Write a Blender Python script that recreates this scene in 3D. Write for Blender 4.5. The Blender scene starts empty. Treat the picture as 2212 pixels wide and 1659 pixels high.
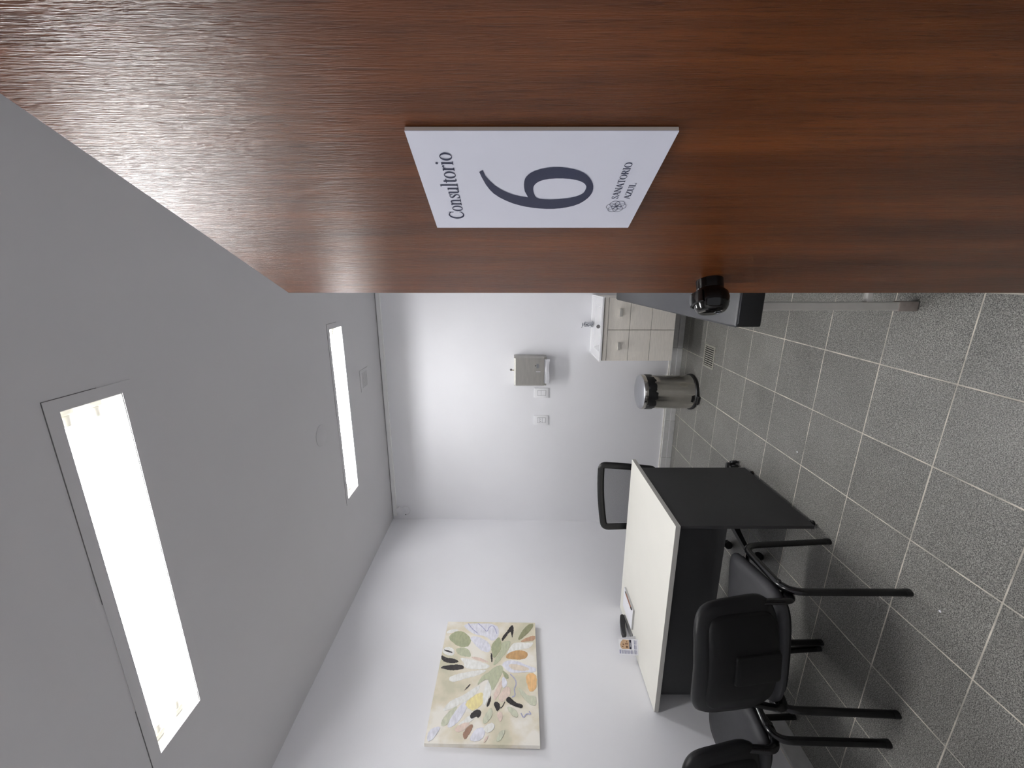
import bpy, bmesh, math, random
from mathutils import Vector, Matrix

random.seed(7)
scene = bpy.context.scene
COL = scene.collection
PI = math.pi

# ------------------------------------------------------------------ camera
YAW = math.radians(14.85)
FPX = 888.0
cam_data = bpy.data.cameras.new('camera')
cam_data.sensor_fit = 'HORIZONTAL'
cam_data.sensor_width = 36.0
cam_data.lens = FPX / 2212.0 * 36.0
cam_data.clip_start = 0.01
cam = bpy.data.objects.new('camera', cam_data)
COL.objects.link(cam)
FW = Vector((-math.sin(YAW), math.cos(YAW), 0))
RT = Vector((math.cos(YAW), math.sin(YAW), 0))
UP = Vector((0, 0, 1))
# the photograph was taken with the phone turned on its side: picture left is up
m = Matrix.Identity(4)
for r in range(3):
    m[r][0] = -UP[r]
    m[r][1] = RT[r]
    m[r][2] = -FW[r]
m.translation = (0, 0, 1.5)
cam.matrix_world = m
scene.camera = cam

# ------------------------------------------------------------------ light and exposure
TUBE_POWER = 58.0
world = bpy.data.worlds.new('world')
scene.world = world
world.use_nodes = True
bg = world.node_tree.nodes.get('Background')
bg.inputs['Color'].default_value = (0.9, 0.93, 1.0, 1)
bg.inputs['Strength'].default_value = 0.60
scene.view_settings.view_transform = 'Standard'
scene.view_settings.look = 'None'
scene.view_settings.exposure = 0.0
scene.view_settings.gamma = 1.0
scene.view_settings.use_curve_mapping = False
scene.cycles.use_denoising = True
scene.cycles.use_light_tree = False
scene.cycles.max_bounces = 6
scene.cycles.diffuse_bounces = 5
scene.cycles.glossy_bounces = 3
scene.cycles.use_adaptive_sampling = True
scene.cycles.adaptive_threshold = 0.04
scene.cycles.sample_clamp_indirect = 8.0

# ------------------------------------------------------------------ sizes of the room (metres)
XR = 0.50          # right wall
YB = 3.60          # back wall
YF = 0.21          # inner face of the wall with the doorway
ZC = 2.675         # ceiling
XL0, XL1 = -2.385, -2.33   # left wall at floor and at ceiling, slightly out of plumb


def xl(z):
    return XL0 + (XL1 - XL0) * z / ZC


# ------------------------------------------------------------------ materials
def lin(c):
    out = []
    for v in c:
        v = v / 255.0
        out.append(v / 12.92 if v <= 0.04045 else ((v + 0.055) / 1.055) ** 2.4)
    return (out[0], out[1], out[2], 1.0)


MATS = {}


def mat(name, rgb, rough=0.5, metal=0.0, var=0.06, scale=20.0, bump=0.0, bscale=200.0,
        coat=0.0, spec=0.5, stretch=None, rvar=0.0):
    """Principled material with a noise-driven colour variation, roughness variation and bump."""
    if name in MATS:
        return MATS[name]
    ma = bpy.data.materials.new(name)
    ma.use_nodes = True
    nt = ma.node_tree
    N = nt.nodes
    L = nt.links
    bs = N['Principled BSDF']
    bs.inputs['Roughness'].default_value = rough
    bs.inputs['Metallic'].default_value = metal
    bs.inputs['Specular IOR Level'].default_value = spec
    if coat:
        bs.inputs['Coat Weight'].default_value = coat
        bs.inputs['Coat Roughness'].default_value = 0.15
    tc = N.new('ShaderNodeTexCoord')
    mp = N.new('ShaderNodeMapping')
    if stretch:
        mp.inputs['Scale'].default_value = stretch
    L.new(tc.outputs['Object'], mp.inputs['Vector'])
    nz = N.new('ShaderNodeTexNoise')
    nz.inputs['Scale'].default_value = scale
    nz.inputs['Detail'].default_value = 4.0
    L.new(mp.outputs['Vector'], nz.inputs['Vector'])
    rp = N.new('ShaderNodeValToRGB')
    c = lin(rgb)
    rp.color_ramp.elements[0].position = 0.3
    rp.color_ramp.elements[1].position = 0.7
    rp.color_ramp.elements[0].color = tuple(max(0, v * (1 - var)) for v in c[:3]) + (1,)
    rp.color_ramp.elements[1].color = tuple(min(1, v * (1 + var)) for v in c[:3]) + (1,)
    L.new(nz.outputs['Fac'], rp.inputs['Fac'])
    L.new(rp.outputs['Color'], bs.inputs['Base Color'])
    if rvar:
        mr = N.new('ShaderNodeMapRange')
        mr.inputs['To Min'].default_value = max(0, rough - rvar)
        mr.inputs['To Max'].default_value = min(1, rough + rvar)
        L.new(nz.outputs['Fac'], mr.inputs['Value'])
        L.new(mr.outputs['Result'], bs.inputs['Roughness'])
    if bump:
        n2 = N.new('ShaderNodeTexNoise')
        n2.inputs['Scale'].default_value = bscale
        n2.inputs['Detail'].default_value = 3.0
        L.new(mp.outputs['Vector'], n2.inputs['Vector'])
        bp = N.new('ShaderNodeBump')
        bp.inputs['Strength'].default_value = bump
        bp.inputs['Distance'].default_value = 0.002
        L.new(n2.outputs['Fac'], bp.inputs['Height'])
        L.new(bp.outputs['Normal'], bs.inputs['Normal'])
    MATS[name] = ma
    return ma


def emission(name, rgb, strength):
    ma = bpy.data.materials.new(name)
    ma.use_nodes = True
    nt = ma.node_tree
    bs = nt.nodes['Principled BSDF']
    bs.inputs['Base Color'].default_value = (0.9, 0.9, 0.9, 1)
    bs.inputs['Emission Color'].default_value = rgb + (1,)
    bs.inputs['Emission Strength'].default_value = strength
    MATS[name] = ma
    return ma


def wood_material():
    ma = bpy.data.materials.new('varnished_wood')
    ma.use_nodes = True
    nt = ma.node_tree
    N = nt.nodes
    L = nt.links
    bs = N['Principled BSDF']
    tc = N.new('ShaderNodeTexCoord')

    def noise(sc, scale, detail, dist=0.0, rough=0.55):
        mp = N.new('ShaderNodeMapping')
        mp.inputs['Scale'].default_value = sc
        L.new(tc.outputs['Object'], mp.inputs['Vector'])
        n = N.new('ShaderNodeTexNoise')
        n.inputs['Scale'].default_value = scale
        n.inputs['Detail'].default_value = detail
        n.inputs['Distortion'].default_value = dist
        n.inputs['Roughness'].default_value = rough
        L.new(mp.outputs['Vector'], n.inputs['Vector'])
        return n
    broad = noise((9, 1, 0.8), 1.6, 4.0, 0.4)
    grain = noise((70, 1, 2.2), 1.6, 6.0, 0.6)
    pores = noise((330, 1, 17), 1.5, 3.0, 0.9)
    fine = noise((620, 1, 40), 1.0, 2.0, 0.3)
    r1 = N.new('ShaderNodeValToRGB')
    e = r1.color_ramp.elements
    e[0].position = 0.30
    e[0].color = lin((78, 40, 13))
    e[1].position = 0.72
    e[1].color = lin((116, 65, 28))
    L.new(broad.outputs['Fac'], r1.inputs['Fac'])
    r2 = N.new('ShaderNodeValToRGB')
    e = r2.color_ramp.elements
    e[0].position = 0.33
    e[0].color = (0.66, 0.62, 0.60, 1)
    e[1].position = 0.62
    e[1].color = (1.08, 1.06, 1.04, 1)
    L.new(grain.outputs['Fac'], r2.inputs['Fac'])
    mx = N.new('ShaderNodeMix')
    mx.data_type = 'RGBA'
    mx.blend_type = 'MULTIPLY'
    mx.inputs['Factor'].default_value = 0.8
    L.new(r1.outputs['Color'], mx.inputs['A'])
    L.new(r2.outputs['Color'], mx.inputs['B'])
    r3 = N.new('ShaderNodeValToRGB')
    e = r3.color_ramp.elements
    e[0].position = 0.34
    e[0].color = (0.58, 0.55, 0.55, 1)
    e[1].position = 0.47
    e[1].color = (1, 1, 1, 1)
    L.new(pores.outputs['Fac'], r3.inputs['Fac'])
    m2 = N.new('ShaderNodeMix')
    m2.data_type = 'RGBA'
    m2.blend_type = 'MULTIPLY'
    m2.inputs['Factor'].default_value = 0.7
    L.new(mx.outputs['Result'], m2.inputs['A'])
    L.new(r3.outputs['Color'], m2.inputs['B'])
    L.new(m2.outputs['Result'], bs.inputs['Base Color'])
    bs.inputs['Roughness'].default_value = 0.32
    bs.inputs['Specular IOR Level'].default_value = 0.42
    ad = N.new('ShaderNodeMath')
    ad.operation = 'MULTIPLY_ADD'
    ad.inputs[1].default_value = 0.45
    L.new(fine.outputs['Fac'], ad.inputs[0])
    L.new(pores.outputs['Fac'], ad.inputs[2])
    bp = N.new('ShaderNodeBump')
    bp.inputs['Strength'].default_value = 0.42
    bp.inputs['Distance'].default_value = 0.0016
    L.new(ad.outputs['Value'], bp.inputs['Height'])
    L.new(bp.outputs['Normal'], bs.inputs['Normal'])
    MATS['varnished_wood'] = ma
    return ma


def terrazzo_material():
    ma = bpy.data.materials.new('grey_terrazzo')
    ma.use_nodes = True
    nt = ma.node_tree
    N = nt.nodes
    L = nt.links
    bs = N['Principled BSDF']
    geo = N.new('ShaderNodeNewGeometry')
    fine = N.new('ShaderNodeTexNoise')
    fine.inputs['Scale'].default_value = 300
    fine.inputs['Detail'].default_value = 3
    L.new(geo.outputs['Position'], fine.inputs['Vector'])
    vor = N.new('ShaderNodeTexVoronoi')
    vor.inputs['Scale'].default_value = 230
    L.new(geo.outputs['Position'], vor.inputs['Vector'])
    big = N.new('ShaderNodeTexNoise')
    big.inputs['Scale'].default_value = 3.5
    big.inputs['Detail'].default_value = 5
    L.new(geo.outputs['Position'], big.inputs['Vector'])
    r1 = N.new('ShaderNodeValToRGB')
    e = r1.color_ramp.elements
    e[0].position = 0.36
    e[0].color = lin((81, 81, 80))
    e[1].position = 0.66
    e[1].color = lin((192, 190, 184))
    L.new(fine.outputs['Fac'], r1.inputs['Fac'])
    hs = N.new('ShaderNodeMix')
    hs.data_type = 'RGBA'
    hs.blend_type = 'MULTIPLY'
    hs.inputs['Factor'].default_value = 0.35
    sep = N.new('ShaderNodeSeparateColor')
    L.new(vor.outputs['Color'], sep.inputs['Color'])
    cmb = N.new('ShaderNodeCombineColor')
    for k in ('Red', 'Green', 'Blue'):
        L.new(sep.outputs['Red'], cmb.inputs[k])
    L.new(r1.outputs['Color'], hs.inputs['A'])
    L.new(cmb.outputs['Color'], hs.inputs['B'])
    r2 = N.new('ShaderNodeValToRGB')
    e = r2.color_ramp.elements
    e[0].position = 0.3
    e[0].color = (0.80, 0.80, 0.78, 1)
    e[1].position = 0.75
    e[1].color = (1.05, 1.05, 1.03, 1)
    L.new(big.outputs['Fac'], r2.inputs['Fac'])
    oi = N.new('ShaderNodeObjectInfo')
    mr = N.new('ShaderNodeMapRange')
    mr.inputs['To Min'].default_value = 0.88
    mr.inputs['To Max'].default_value = 1.06
    L.new(oi.outputs['Random'], mr.inputs['Value'])
    m2 = N.new('ShaderNodeMix')
    m2.data_type = 'RGBA'
    m2.blend_type = 'MULTIPLY'
    m2.inputs['Factor'].default_value = 1.0
    L.new(hs.outputs['Result'], m2.inputs['A'])
    L.new(r2.outputs['Color'], m2.inputs['B'])
    m3 = N.new('ShaderNodeMix')
    m3.data_type = 'RGBA'
    m3.blend_type = 'MULTIPLY'
    m3.inputs['Factor'].default_value = 1.0
    c2 = N.new('ShaderNodeCombineColor')
    for k in ('Red', 'Green', 'Blue'):
        L.new(mr.outputs['Result'], c2.inputs[k])
    L.new(m2.outputs['Result'], m3.inputs['A'])
    L.new(c2.outputs['Color'], m3.inputs['B'])
    L.new(m3.outputs['Result'], bs.inputs['Base Color'])
    bs.inputs['Roughness'].default_value = 0.42
    bs.inputs['Specular IOR Level'].default_value = 0.4
    MATS['grey_terrazzo'] = ma
    return ma


def mesh_fabric():
    ma = bpy.data.materials.new('black_mesh_fabric')
    ma.use_nodes = True
    nt = ma.node_tree
    N = nt.nodes
    L = nt.links
    bs = N['Principled BSDF']
    bs.inputs['Base Color'].default_value = lin((62, 62, 66))
    bs.inputs['Roughness'].default_value = 0.7
    tc = N.new('ShaderNodeTexCoord')
    mp = N.new('ShaderNodeMapping')
    mp.inputs['Rotation'].default_value = (0, math.radians(45), 0)
    L.new(tc.outputs['Object'], mp.inputs['Vector'])
    w = N.new('ShaderNodeTexWave')
    w.inputs['Scale'].default_value = 75
    w.bands_direction = 'X'
    L.new(mp.outputs['Vector'], w.inputs['Vector'])
    mr = N.new('ShaderNodeMapRange')
    mr.inputs['To Min'].default_value = 0.48
    mr.inputs['To Max'].default_value = 0.74
    L.new(w.outputs['Fac'], mr.inputs['Value'])
    L.new(mr.outputs['Result'], bs.inputs['Alpha'])
    MATS['black_mesh_fabric'] = ma
    return ma


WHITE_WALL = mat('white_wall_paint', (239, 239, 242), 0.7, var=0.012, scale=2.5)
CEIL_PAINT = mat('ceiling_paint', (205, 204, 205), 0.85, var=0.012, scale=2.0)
WOOD = wood_material()
TERRAZZO = terrazzo_material()
GROUT = mat('pale_grout', (206, 200, 188), 0.85, var=0.4, scale=9, bump=0.2, bscale=300)
SKIRT = mat('grey_skirting', (204, 204, 202), 0.65, var=0.05, scale=30)
SKIRT_TOP = mat('skirting_mortar', (232, 229, 222), 0.8, var=0.1, scale=30)
TRIM_WHITE = mat('white_plastic_trim', (244, 244, 243), 0.45, var=0.02)
PLASTIC_WHITE = mat('white_plastic', (238, 238, 240), 0.35, var=0.01)
PLASTIC_LINE = mat('grey_plastic_recess', (176, 176, 178), 0.5, var=0.03)
TUBE = emission('fluorescent_tube', (1.0, 1.0, 1.02), TUBE_POWER)
ENAMEL = mat('white_enamel', (238, 237, 232), 0.35, var=0.015)
HOLDER = mat('lamp_holder_plastic', (225, 222, 212), 0.45, var=0.04, scale=60)
DARK_HOLE = mat('dark_hole', (14, 14, 14), 0.9, var=0.05)
SHADOW_GAP = mat('gap_shadow_grey', (112, 110, 110), 0.9, var=0.1, scale=40)  # grey that stands in for shade in gaps and recesses
BLACK_VINYL = mat('black_vinyl', (13, 13, 15), 0.45, spec=0.32, var=0.06, scale=40, bump=0.12, bscale=420)
BLACK_SEAT = mat('black_seat_fabric', (44, 44, 47), 0.62, var=0.08, scale=60, bump=0.15, bscale=600)
BLACK_SHELL = mat('black_moulded_plastic', (8, 8, 9), 0.5, spec=0.25, var=0.06, scale=90, bump=0.1, bscale=700)
BLACK_METAL = mat('black_gloss_tube', (10, 10, 12), 0.22, var=0.05, scale=40, spec=0.5)
BLACK_PLASTIC = mat('black_plastic', (20, 20, 21), 0.4, var=0.05)
DESK_TOP = mat('cream_laminate', (236, 234, 225), 0.5, var=0.012, scale=6)
DESK_EDGE = mat('grey_edge_band', (192, 190, 184), 0.5, var=0.02)
DESK_BLACK = mat('black_laminate', (54, 54, 55), 0.55, var=0.04, scale=60, bump=0.05, bscale=300)
KNOB_BLACK = mat('black_knob_gloss', (12, 10, 10), 0.13, var=0.05, spec=0.4)
STEEL = mat('brushed_steel', (178, 176, 170), 0.36, 1.0, var=0.08, scale=9, rvar=0.08, stretch=(1, 1, 4))
CHROME = mat('chrome', (176, 178, 182), 0.10, 1.0, var=0.02)
BIN_STEEL = mat('polished_bin_steel', (208, 205, 198), 0.16, 1.0, var=0.05, scale=6)
BIN_LID = mat('satin_bin_lid', (196, 198, 202), 0.38, 1.0, var=0.03, scale=8)
BRASS = mat('key_brass', (170, 160, 130), 0.3, 1.0, var=0.1)
LINER = mat('black_bin_liner', (26, 26, 28), 0.33, var=0.2, scale=30, bump=0.5, bscale=40)
CERAMIC = mat('white_sink_resin', (246, 246, 247), 0.18, var=0.008, coat=0.3)
ASH = mat('pale_ash_laminate', (245, 239, 229), 0.55, var=0.05, scale=7, stretch=(3, 1, 22), bump=0.03, bscale=60)
GAP_DARK = mat('cabinet_gap_shade', (140, 135, 127), 0.8, var=0.05)  # ash darkened: the shade of the gaps is put into the colour
HANDLE = mat('satin_nickel', (214, 211, 204), 0.35, 0.5, var=0.05)
PAPER = mat('white_paper', (240, 240, 244), 0.8, var=0.01)
PAPER_EDGE = mat('paper_block_edge', (186, 186, 184), 0.8, var=0.06, scale=80, stretch=(1, 1, 12))
EXAM_LIT = mat('black_vinyl_lit', (50, 51, 55), 0.36, var=0.04, scale=30, bump=0.08, bscale=380)  # black vinyl, lightened for the light reflected by the top
EXAM_SIDE = mat('black_side_vinyl', (11, 12, 14), 0.5, var=0.06, scale=30)
LEG_GREY = mat('grey_painted_steel', (208, 205, 198), 0.4, var=0.04, scale=20)
LEG_WHITE = mat('white_painted_steel', (226, 224, 218), 0.4, var=0.02)
FOOT_CAP = mat('clear_grey_foot_cap', (162, 152, 145), 0.22, var=0.08, scale=50)
SIGN_FACE = mat('sign_white_pvc', (232, 233, 245), 0.5, var=0.01)
SIGN_EDGE = mat('sign_board_edge', (214, 203, 194), 0.7, var=0.03)
SIGN_INK = mat('navy_sign_ink', (44, 49, 76), 0.5, var=0.03)
PRINT_NAVY = mat('navy_print', (26, 30, 52), 0.5, var=0.05)
PRINT_TAN = mat('tan_print', (206, 172, 138), 0.5, var=0.12, scale=120)
PRINT_BROWN = mat('brown_print', (110, 78, 52), 0.5, var=0.2, scale=150)
PRINT_GREY = mat('grey_text_print', (158, 157, 178), 0.6, var=0.15, scale=300)
PRINT_BLUE = mat('blue_text_print', (92, 104, 150), 0.6, var=0.15, scale=300)
PEN_WOOD = mat('pencil_varnish', (150, 104, 84), 0.4, var=0.1, scale=60)
GRATE = mat('drain_metal', (168, 165, 154), 0.4, 0.2, var=0.2, scale=80)
MESH_FABRIC = mesh_fabric()


# ------------------------------------------------------------------ mesh helpers
def tag(o, label=None, cat=None, group=None, kind=None):
    if label:
        o['label'] = label
    if cat:
        o['category'] = cat
    if group:
        o['group'] = group
    if kind:
        o['kind'] = kind
    return o


def empty(name, loc=(0, 0, 0), rz=0.0):
    o = bpy.data.objects.new(name, None)
    o.empty_display_size = 0.1
    o.location = loc
    o.rotation_euler = (0, 0, rz)
    COL.objects.link(o)
    return o


def build(name, bm, ma, parent=None, smooth=None, loc=None, rz=None):
    """one mesh object from a bmesh; smooth = angle in degrees for soft shading"""
    bmesh.ops.remove_doubles(bm, verts=bm.verts, dist=1e-6)
    bmesh.ops.recalc_face_normals(bm, faces=bm.faces)
    me = bpy.data.meshes.new(name)
    bm.to_mesh(me)
    bm.free()
    if smooth is not None:
        for p in me.polygons:
            p.use_smooth = True
        me.set_sharp_from_angle(angle=math.radians(smooth))
    for x in (ma if isinstance(ma, (list, tuple)) else [ma]):
        me.materials.append(x)
    o = bpy.data.objects.new(name, me)
    COL.objects.link(o)
    if parent:
        o.parent = parent
    if loc:
        o.location = loc
    if rz:
        o.rotation_euler = (0, 0, rz)
    return o


def new():
    return bmesh.new()


def box(bm, x0, x1, y0, y1, z0, z1, bev=0.0, M=None, seg=2):
    b = bmesh.new()
    vs = [b.verts.new(p) for p in ((x0, y0, z0), (x1, y0, z0), (x1, y1, z0), (x0, y1, z0),
                                   (x0, y0, z1), (x1, y0, z1), (x1, y1, z1), (x0, y1, z1))]
    for f in ((0, 3, 2, 1), (4, 5, 6, 7), (0, 1, 5, 4), (1, 2, 6, 5), (2, 3, 7, 6), (3, 0, 4, 7)):
        b.faces.new([vs[i] for i in f])
    if bev:
        bmesh.ops.bevel(b, geom=list(b.edges), offset=bev, segments=seg, profile=0.5, affect='EDGES')
    append(bm, b, M)


def append(bm, b, M=None):
    mp = {}
    for v in b.verts:
        co = v.co if M is None else M @ v.co
        mp[v] = bm.verts.new(co)
    for f in b.faces:
        try:
            nf = bm.faces.new([mp[v] for v in f.verts])
            nf.material_index = f.material_index
        except ValueError:
            pass
    b.free()


def loft(bm, rings, cap0=True, cap1=True, closed=True):
    vr = [[bm.verts.new(p) for p in r] for r in rings]
    n = len(vr[0])
    for a, b in zip(vr[:-1], vr[1:]):
        for i in range(n if closed else n - 1):
            j = (i + 1) % n
            bm.faces.new((a[i], a[j], b[j], b[i]))
    if cap0:
        bm.faces.new(list(reversed(vr[0])))
    if cap1:
        bm.faces.new(vr[-1])
    return vr


def tube(bm, pts, r, seg=12, r2=None, side=None, cap=True):
    """sweep an ellipse (r, r2) along a path; side = direction of the r axis"""
    pts = [Vector(p) for p in pts]
    r2 = r if r2 is None else r2
    rings = []
    prev = None
    for i, p in enumerate(pts):
        if i == 0:
            t = pts[1] - pts[0]
        elif i == len(pts) - 1:
            t = pts[-1] - pts[-2]
        else:
            t = (pts[i + 1] - p).normalized() + (p - pts[i - 1]).normalized()
        t.normalize()
        if side is not None:
            a = Vector(side)
        elif prev is not None:
            a = prev
        else:
            a = Vector((1, 0, 0)) if abs(t.x) < 0.9 else Vector((0, 1, 0))
        a = (a - t * a.dot(t)).normalized()
        prev = a
        b = t.cross(a)
        rings.append([p + a * (r * math.cos(2 * PI * k / seg)) + b * (r2 * math.sin(2 * PI * k / seg))
                      for k in range(seg)])
    loft(bm, rings, cap, cap)


def smooth_path(pts, rad=0.05, n=6):
    """round the inner corners of a polyline"""
    pts = [Vector(p) for p in pts]
    out = [pts[0]]
    for i in range(1, len(pts) - 1):
        a, p, b = pts[i - 1], pts[i], pts[i + 1]
        d = min(rad, (a - p).length * 0.48, (b - p).length * 0.48)
        s = p + (a - p).normalized() * d
        e = p + (b - p).normalized() * d
        for k in range(n + 1):
            t = k / n
            out.append(s * (1 - t) ** 2 + p * 2 * t * (1 - t) + e * t ** 2)
    out.append(pts[-1])
    return out


def lathe(bm, prof, seg=32, M=None, a0=0.0, a1=2 * PI):
    b = bmesh.new()
    full = abs(a1 - a0 - 2 * PI) < 1e-6
    n = seg if full else seg + 1
    rings = []
    for (r, z) in prof:
        rings.append([(r * math.cos(a0 + (a1 - a0) * k / seg), r * math.sin(a0 + (a1 - a0) * k / seg), z)
                      for k in range(n)])
    loft(b, rings, prof[0][0] > 1e-5 and full, prof[-1][0] > 1e-5 and full, full)
    append(bm, b, M)


def prism(bm, poly, h0, h1, M=None):
    b = bmesh.new()
    loft(b, [[(p[0], p[1], h0) for p in poly], [(p[0], p[1], h1) for p in poly]])
    append(bm, b, M)


def superellipse(w, h, n=5.0, seg=48, taper=0.0):
    out = []
    for k in range(seg):
        a = 2 * PI * k / seg
        c, s = math.cos(a), math.sin(a)
        x = math.copysign(abs(c) ** (2 / n), c) * w / 2
        y = math.copysign(abs(s) ** (2 / n), s) * h / 2
        x *= 1 + taper * y / (h / 2)
        out.append((x, y))
    return out


def rounded_rect(w, h, r, n=6):
    out = []
    for cx, cy, a0 in ((w / 2 - r, h / 2 - r, 0), (-w / 2 + r, h / 2 - r, PI / 2),
                       (-w / 2 + r, -h / 2 + r, PI), (w / 2 - r, -h / 2 + r, 1.5 * PI)):
        for k in range(n + 1):
            a = a0 + PI / 2 * k / n
            out.append((cx + r * math.cos(a), cy + r * math.sin(a)))
    return out


def cushion(bm, outline, prof, fn=None, M=None):
    """stack scaled outlines: prof = [(inset, height)]; fn bends a point"""
    b = bmesh.new()
    w = max(abs(p[0]) for p in outline)
    h = max(abs(p[1]) for p in outline)
    rings = []
    for ins, z in prof:
        ring = []
        for (x, y) in outline:
            q = Vector((x * (w - ins) / w, y * (h - ins) / h, z))
            ring.append(fn(q) if fn else q)
        rings.append(ring)
    loft(b, rings)
    bmesh.ops.triangulate(b, faces=[f for f in b.faces if len(f.verts) > 4])
    append(bm, b, M)


def frame_matrix(o, ex, ey, ez):
    M = Matrix.Identity(4)
    for r in range(3):
        M[r][0], M[r][1], M[r][2] = ex[r], ey[r], ez[r]
    M.translation = o
    return M


def copy_tree(o, parent=None):
    c = o.copy()
    COL.objects.link(c)
    c.parent = parent
    for ch in list(o.children):
        copy_tree(ch, c)
    return c


# ================================================================== THE ROOM
# ---- floor: a grout bed with every tile laid on it
TS = 0.3043
TROT = math.radians(-0.935)
T0 = Vector((-0.6612, 1.3431, 0))
bm = new()
box(bm, -2.75, 0.75, -0.75, 3.80, -0.06, -0.0012)
floor = tag(build('floor', bm, GROUT), 'dark grey terrazzo tile floor with pale joints', kind='structure')
bm = new()
g = 0.0023
box(bm, -TS / 2 + g, TS / 2 - g, -TS / 2 + g, TS / 2 - g, -0.02, 0.0, 0.0008, seg=1)
tile0 = build('floor_tile', bm, TERRAZZO, floor)
first = True
ct, st = math.cos(TROT), math.sin(TROT)
for j in range(-6, 8):
    for i in range(-7, 5):
        lx, ly = (i + 0.5) * TS, (j + 0.5) * TS
        x = T0.x + lx * ct - ly * st
        y = T0.y + lx * st + ly * ct
        if x < XL0 - 0.17 or x > XR + 0.17 or y > YB + 0.16 or y < -0.55:
            continue
        t = tile0 if first else tile0.copy()
        if not first:
            COL.objects.link(t)
            t.parent = floor
        first = False
        t.location = (x + random.uniform(-0.0004, 0.0004), y + random.uniform(-0.0004, 0.0004),
                      random.uniform(-0.0005, 0.0))
        t.rotation_euler = (random.uniform(-0.0008, 0.0008), random.uniform(-0.0008, 0.0008),
                            TROT + random.uniform(-0.0012, 0.0012))

# ---- walls
bm = new()
box(bm, -2.60, XR + 0.12, YB, YB + 0.12, 0, ZC + 0.15)
tag(build('wall_back', bm, WHITE_WALL), 'white painted back wall with sink and towel dispenser', kind='structure')
bm = new()
b = bmesh.new()
vs = [b.verts.new(p) for p in ((XL0 - 0.15, -0.02, 0), (XL0, -0.02, 0), (XL0, YB, 0), (XL0 - 0.15, YB, 0),
                               (XL0 - 0.15, -0.02, ZC + 0.15), (xl(ZC + 0.15), -0.02, ZC + 0.15),
                               (xl(ZC + 0.15), YB, ZC + 0.15), (XL0 - 0.15, YB, ZC + 0.15))]
for f in ((0, 3, 2, 1), (4, 5, 6, 7), (0, 1, 5, 4), (1, 2, 6, 5), (2, 3, 7, 6), (3, 0, 4, 7)):
    b.faces.new([vs[i] for i in f])
append(bm, b)
tag(build('wall_left', bm, WHITE_WALL), 'white painted side wall carrying the painting', kind='structure')
bm = new()
box(bm, XR, XR + 0.12, -0.02, YB, 0, ZC + 0.15)
tag(build('wall_right', bm, WHITE_WALL), 'white painted side wall behind the open door', kind='structure')
bm = new()
DX0, DX1 = -0.54, 0.31
box(bm, -2.53, DX0, 0.07, YF, 0, ZC)
box(bm, DX1, XR, 0.07, YF, 0, ZC)
box(bm, DX0, DX1, 0.07, YF, 2.05, ZC)
tag(build('wall_front', bm, WHITE_WALL), 'white wall with the doorway', kind='structure')
bm = new()
box(bm, DX0, DX0 + 0.03, 0.06, YF + 0.002, 0, 2.05)
box(bm, DX1 - 0.012, DX1, 0.06, YF - 0.03, 0, 2.05)
box(bm, DX0, DX1, 0.06, YF + 0.002, 2.025, 2.05)
tag(build('trim_2', bm, WOOD), 'brown wooden door frame', kind='structure')

# ---- ceiling with two openings for the recessed lights
LIGHTS = [(-1.545, -0.343, 1.012, 1.190), (-1.552, -0.338, 2.640, 2.832)]
bm = new()
xs = [-2.55, None, None, XR + 0.12]


def slab(bm, x0, x1, y0, y1):
    box(bm, x0, x1, y0, y1, ZC, ZC + 0.02)


(ax0, ax1, ay0, ay1), (bx0, bx1, by0, by1) = LIGHTS
slab(bm, -2.53, XR + 0.12, -0.02, ay0)
slab(bm, -2.53, ax0, ay0, ay1)
slab(bm, ax1, XR + 0.12, ay0, ay1)
slab(bm, -2.53, XR + 0.12, ay1, by0)
slab(bm, -2.53, bx0, by0, by1)
slab(bm, bx1, XR + 0.12, by0, by1)
slab(bm, -2.53, XR + 0.12, by1, YB + 0.02)
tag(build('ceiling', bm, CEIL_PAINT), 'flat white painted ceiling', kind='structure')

# ---- skirting in pieces, cable trim under the ceiling
bm = new()
box(bm, XL0 + 0.02, XR, YB - 0.012, YB, 0.088, 0.102)
sb = tag(build('baseboard_back', bm, SKIRT_TOP), 'grey stone skirting along the back wall', kind='structure')
xcuts = [XL0 + 0.012, -2.02, -1.665, -1.30, -0.96, -0.62, -0.28, 0.06, XR]
for a, c in zip(xcuts[:-1], xcuts[1:]):
    bm = new()
    box(bm, a + 0.0012, c - 0.0012, YB - 0.022, YB, 0.046, 0.090, 0.002)
    build('skirting_piece', bm, SKIRT, sb)
    bm = new()
    box(bm, a + 0.0012, c - 0.0012, YB - 0.030, YB, 0.0, 0.0445, 0.002)
    build('skirting_piece', bm, SKIRT, sb)
bm = new()
box(bm, XL0 - 0.004, XL0 + 0.010, YF, YB - 0.03, 0.098, 0.104)
sl = tag(build('baseboard_left', bm, SKIRT_TOP), 'grey stone skirting along the painting wall', kind='structure')
yc = [YF, 0.55, 0.97, 1.45, 1.90, 2.35, 2.80, 3.20, YB - 0.03]
for a, c in zip(yc[:-1], yc[1:]):
    bm = new()
    box(bm, XL0 - 0.004, XL0 + 0.020, a + 0.0012, c - 0.0012, 0.0, 0.099, 0.002)
    build('skirting_piece', bm, SKIRT, sl)
bm = new()
box(bm, XL1 + 0.035, XR, YB - 0.016, YB, ZC - 0.043, ZC - 0.006, 0.003)
box(bm, XL1 + 0.035, XR, YB - 0.020, YB, ZC - 0.045, ZC - 0.035, 0.003)
tag(build('trim_1', bm, TRIM_WHITE), 'white cable trunking under the ceiling of the back wall', kind='structure')

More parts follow.
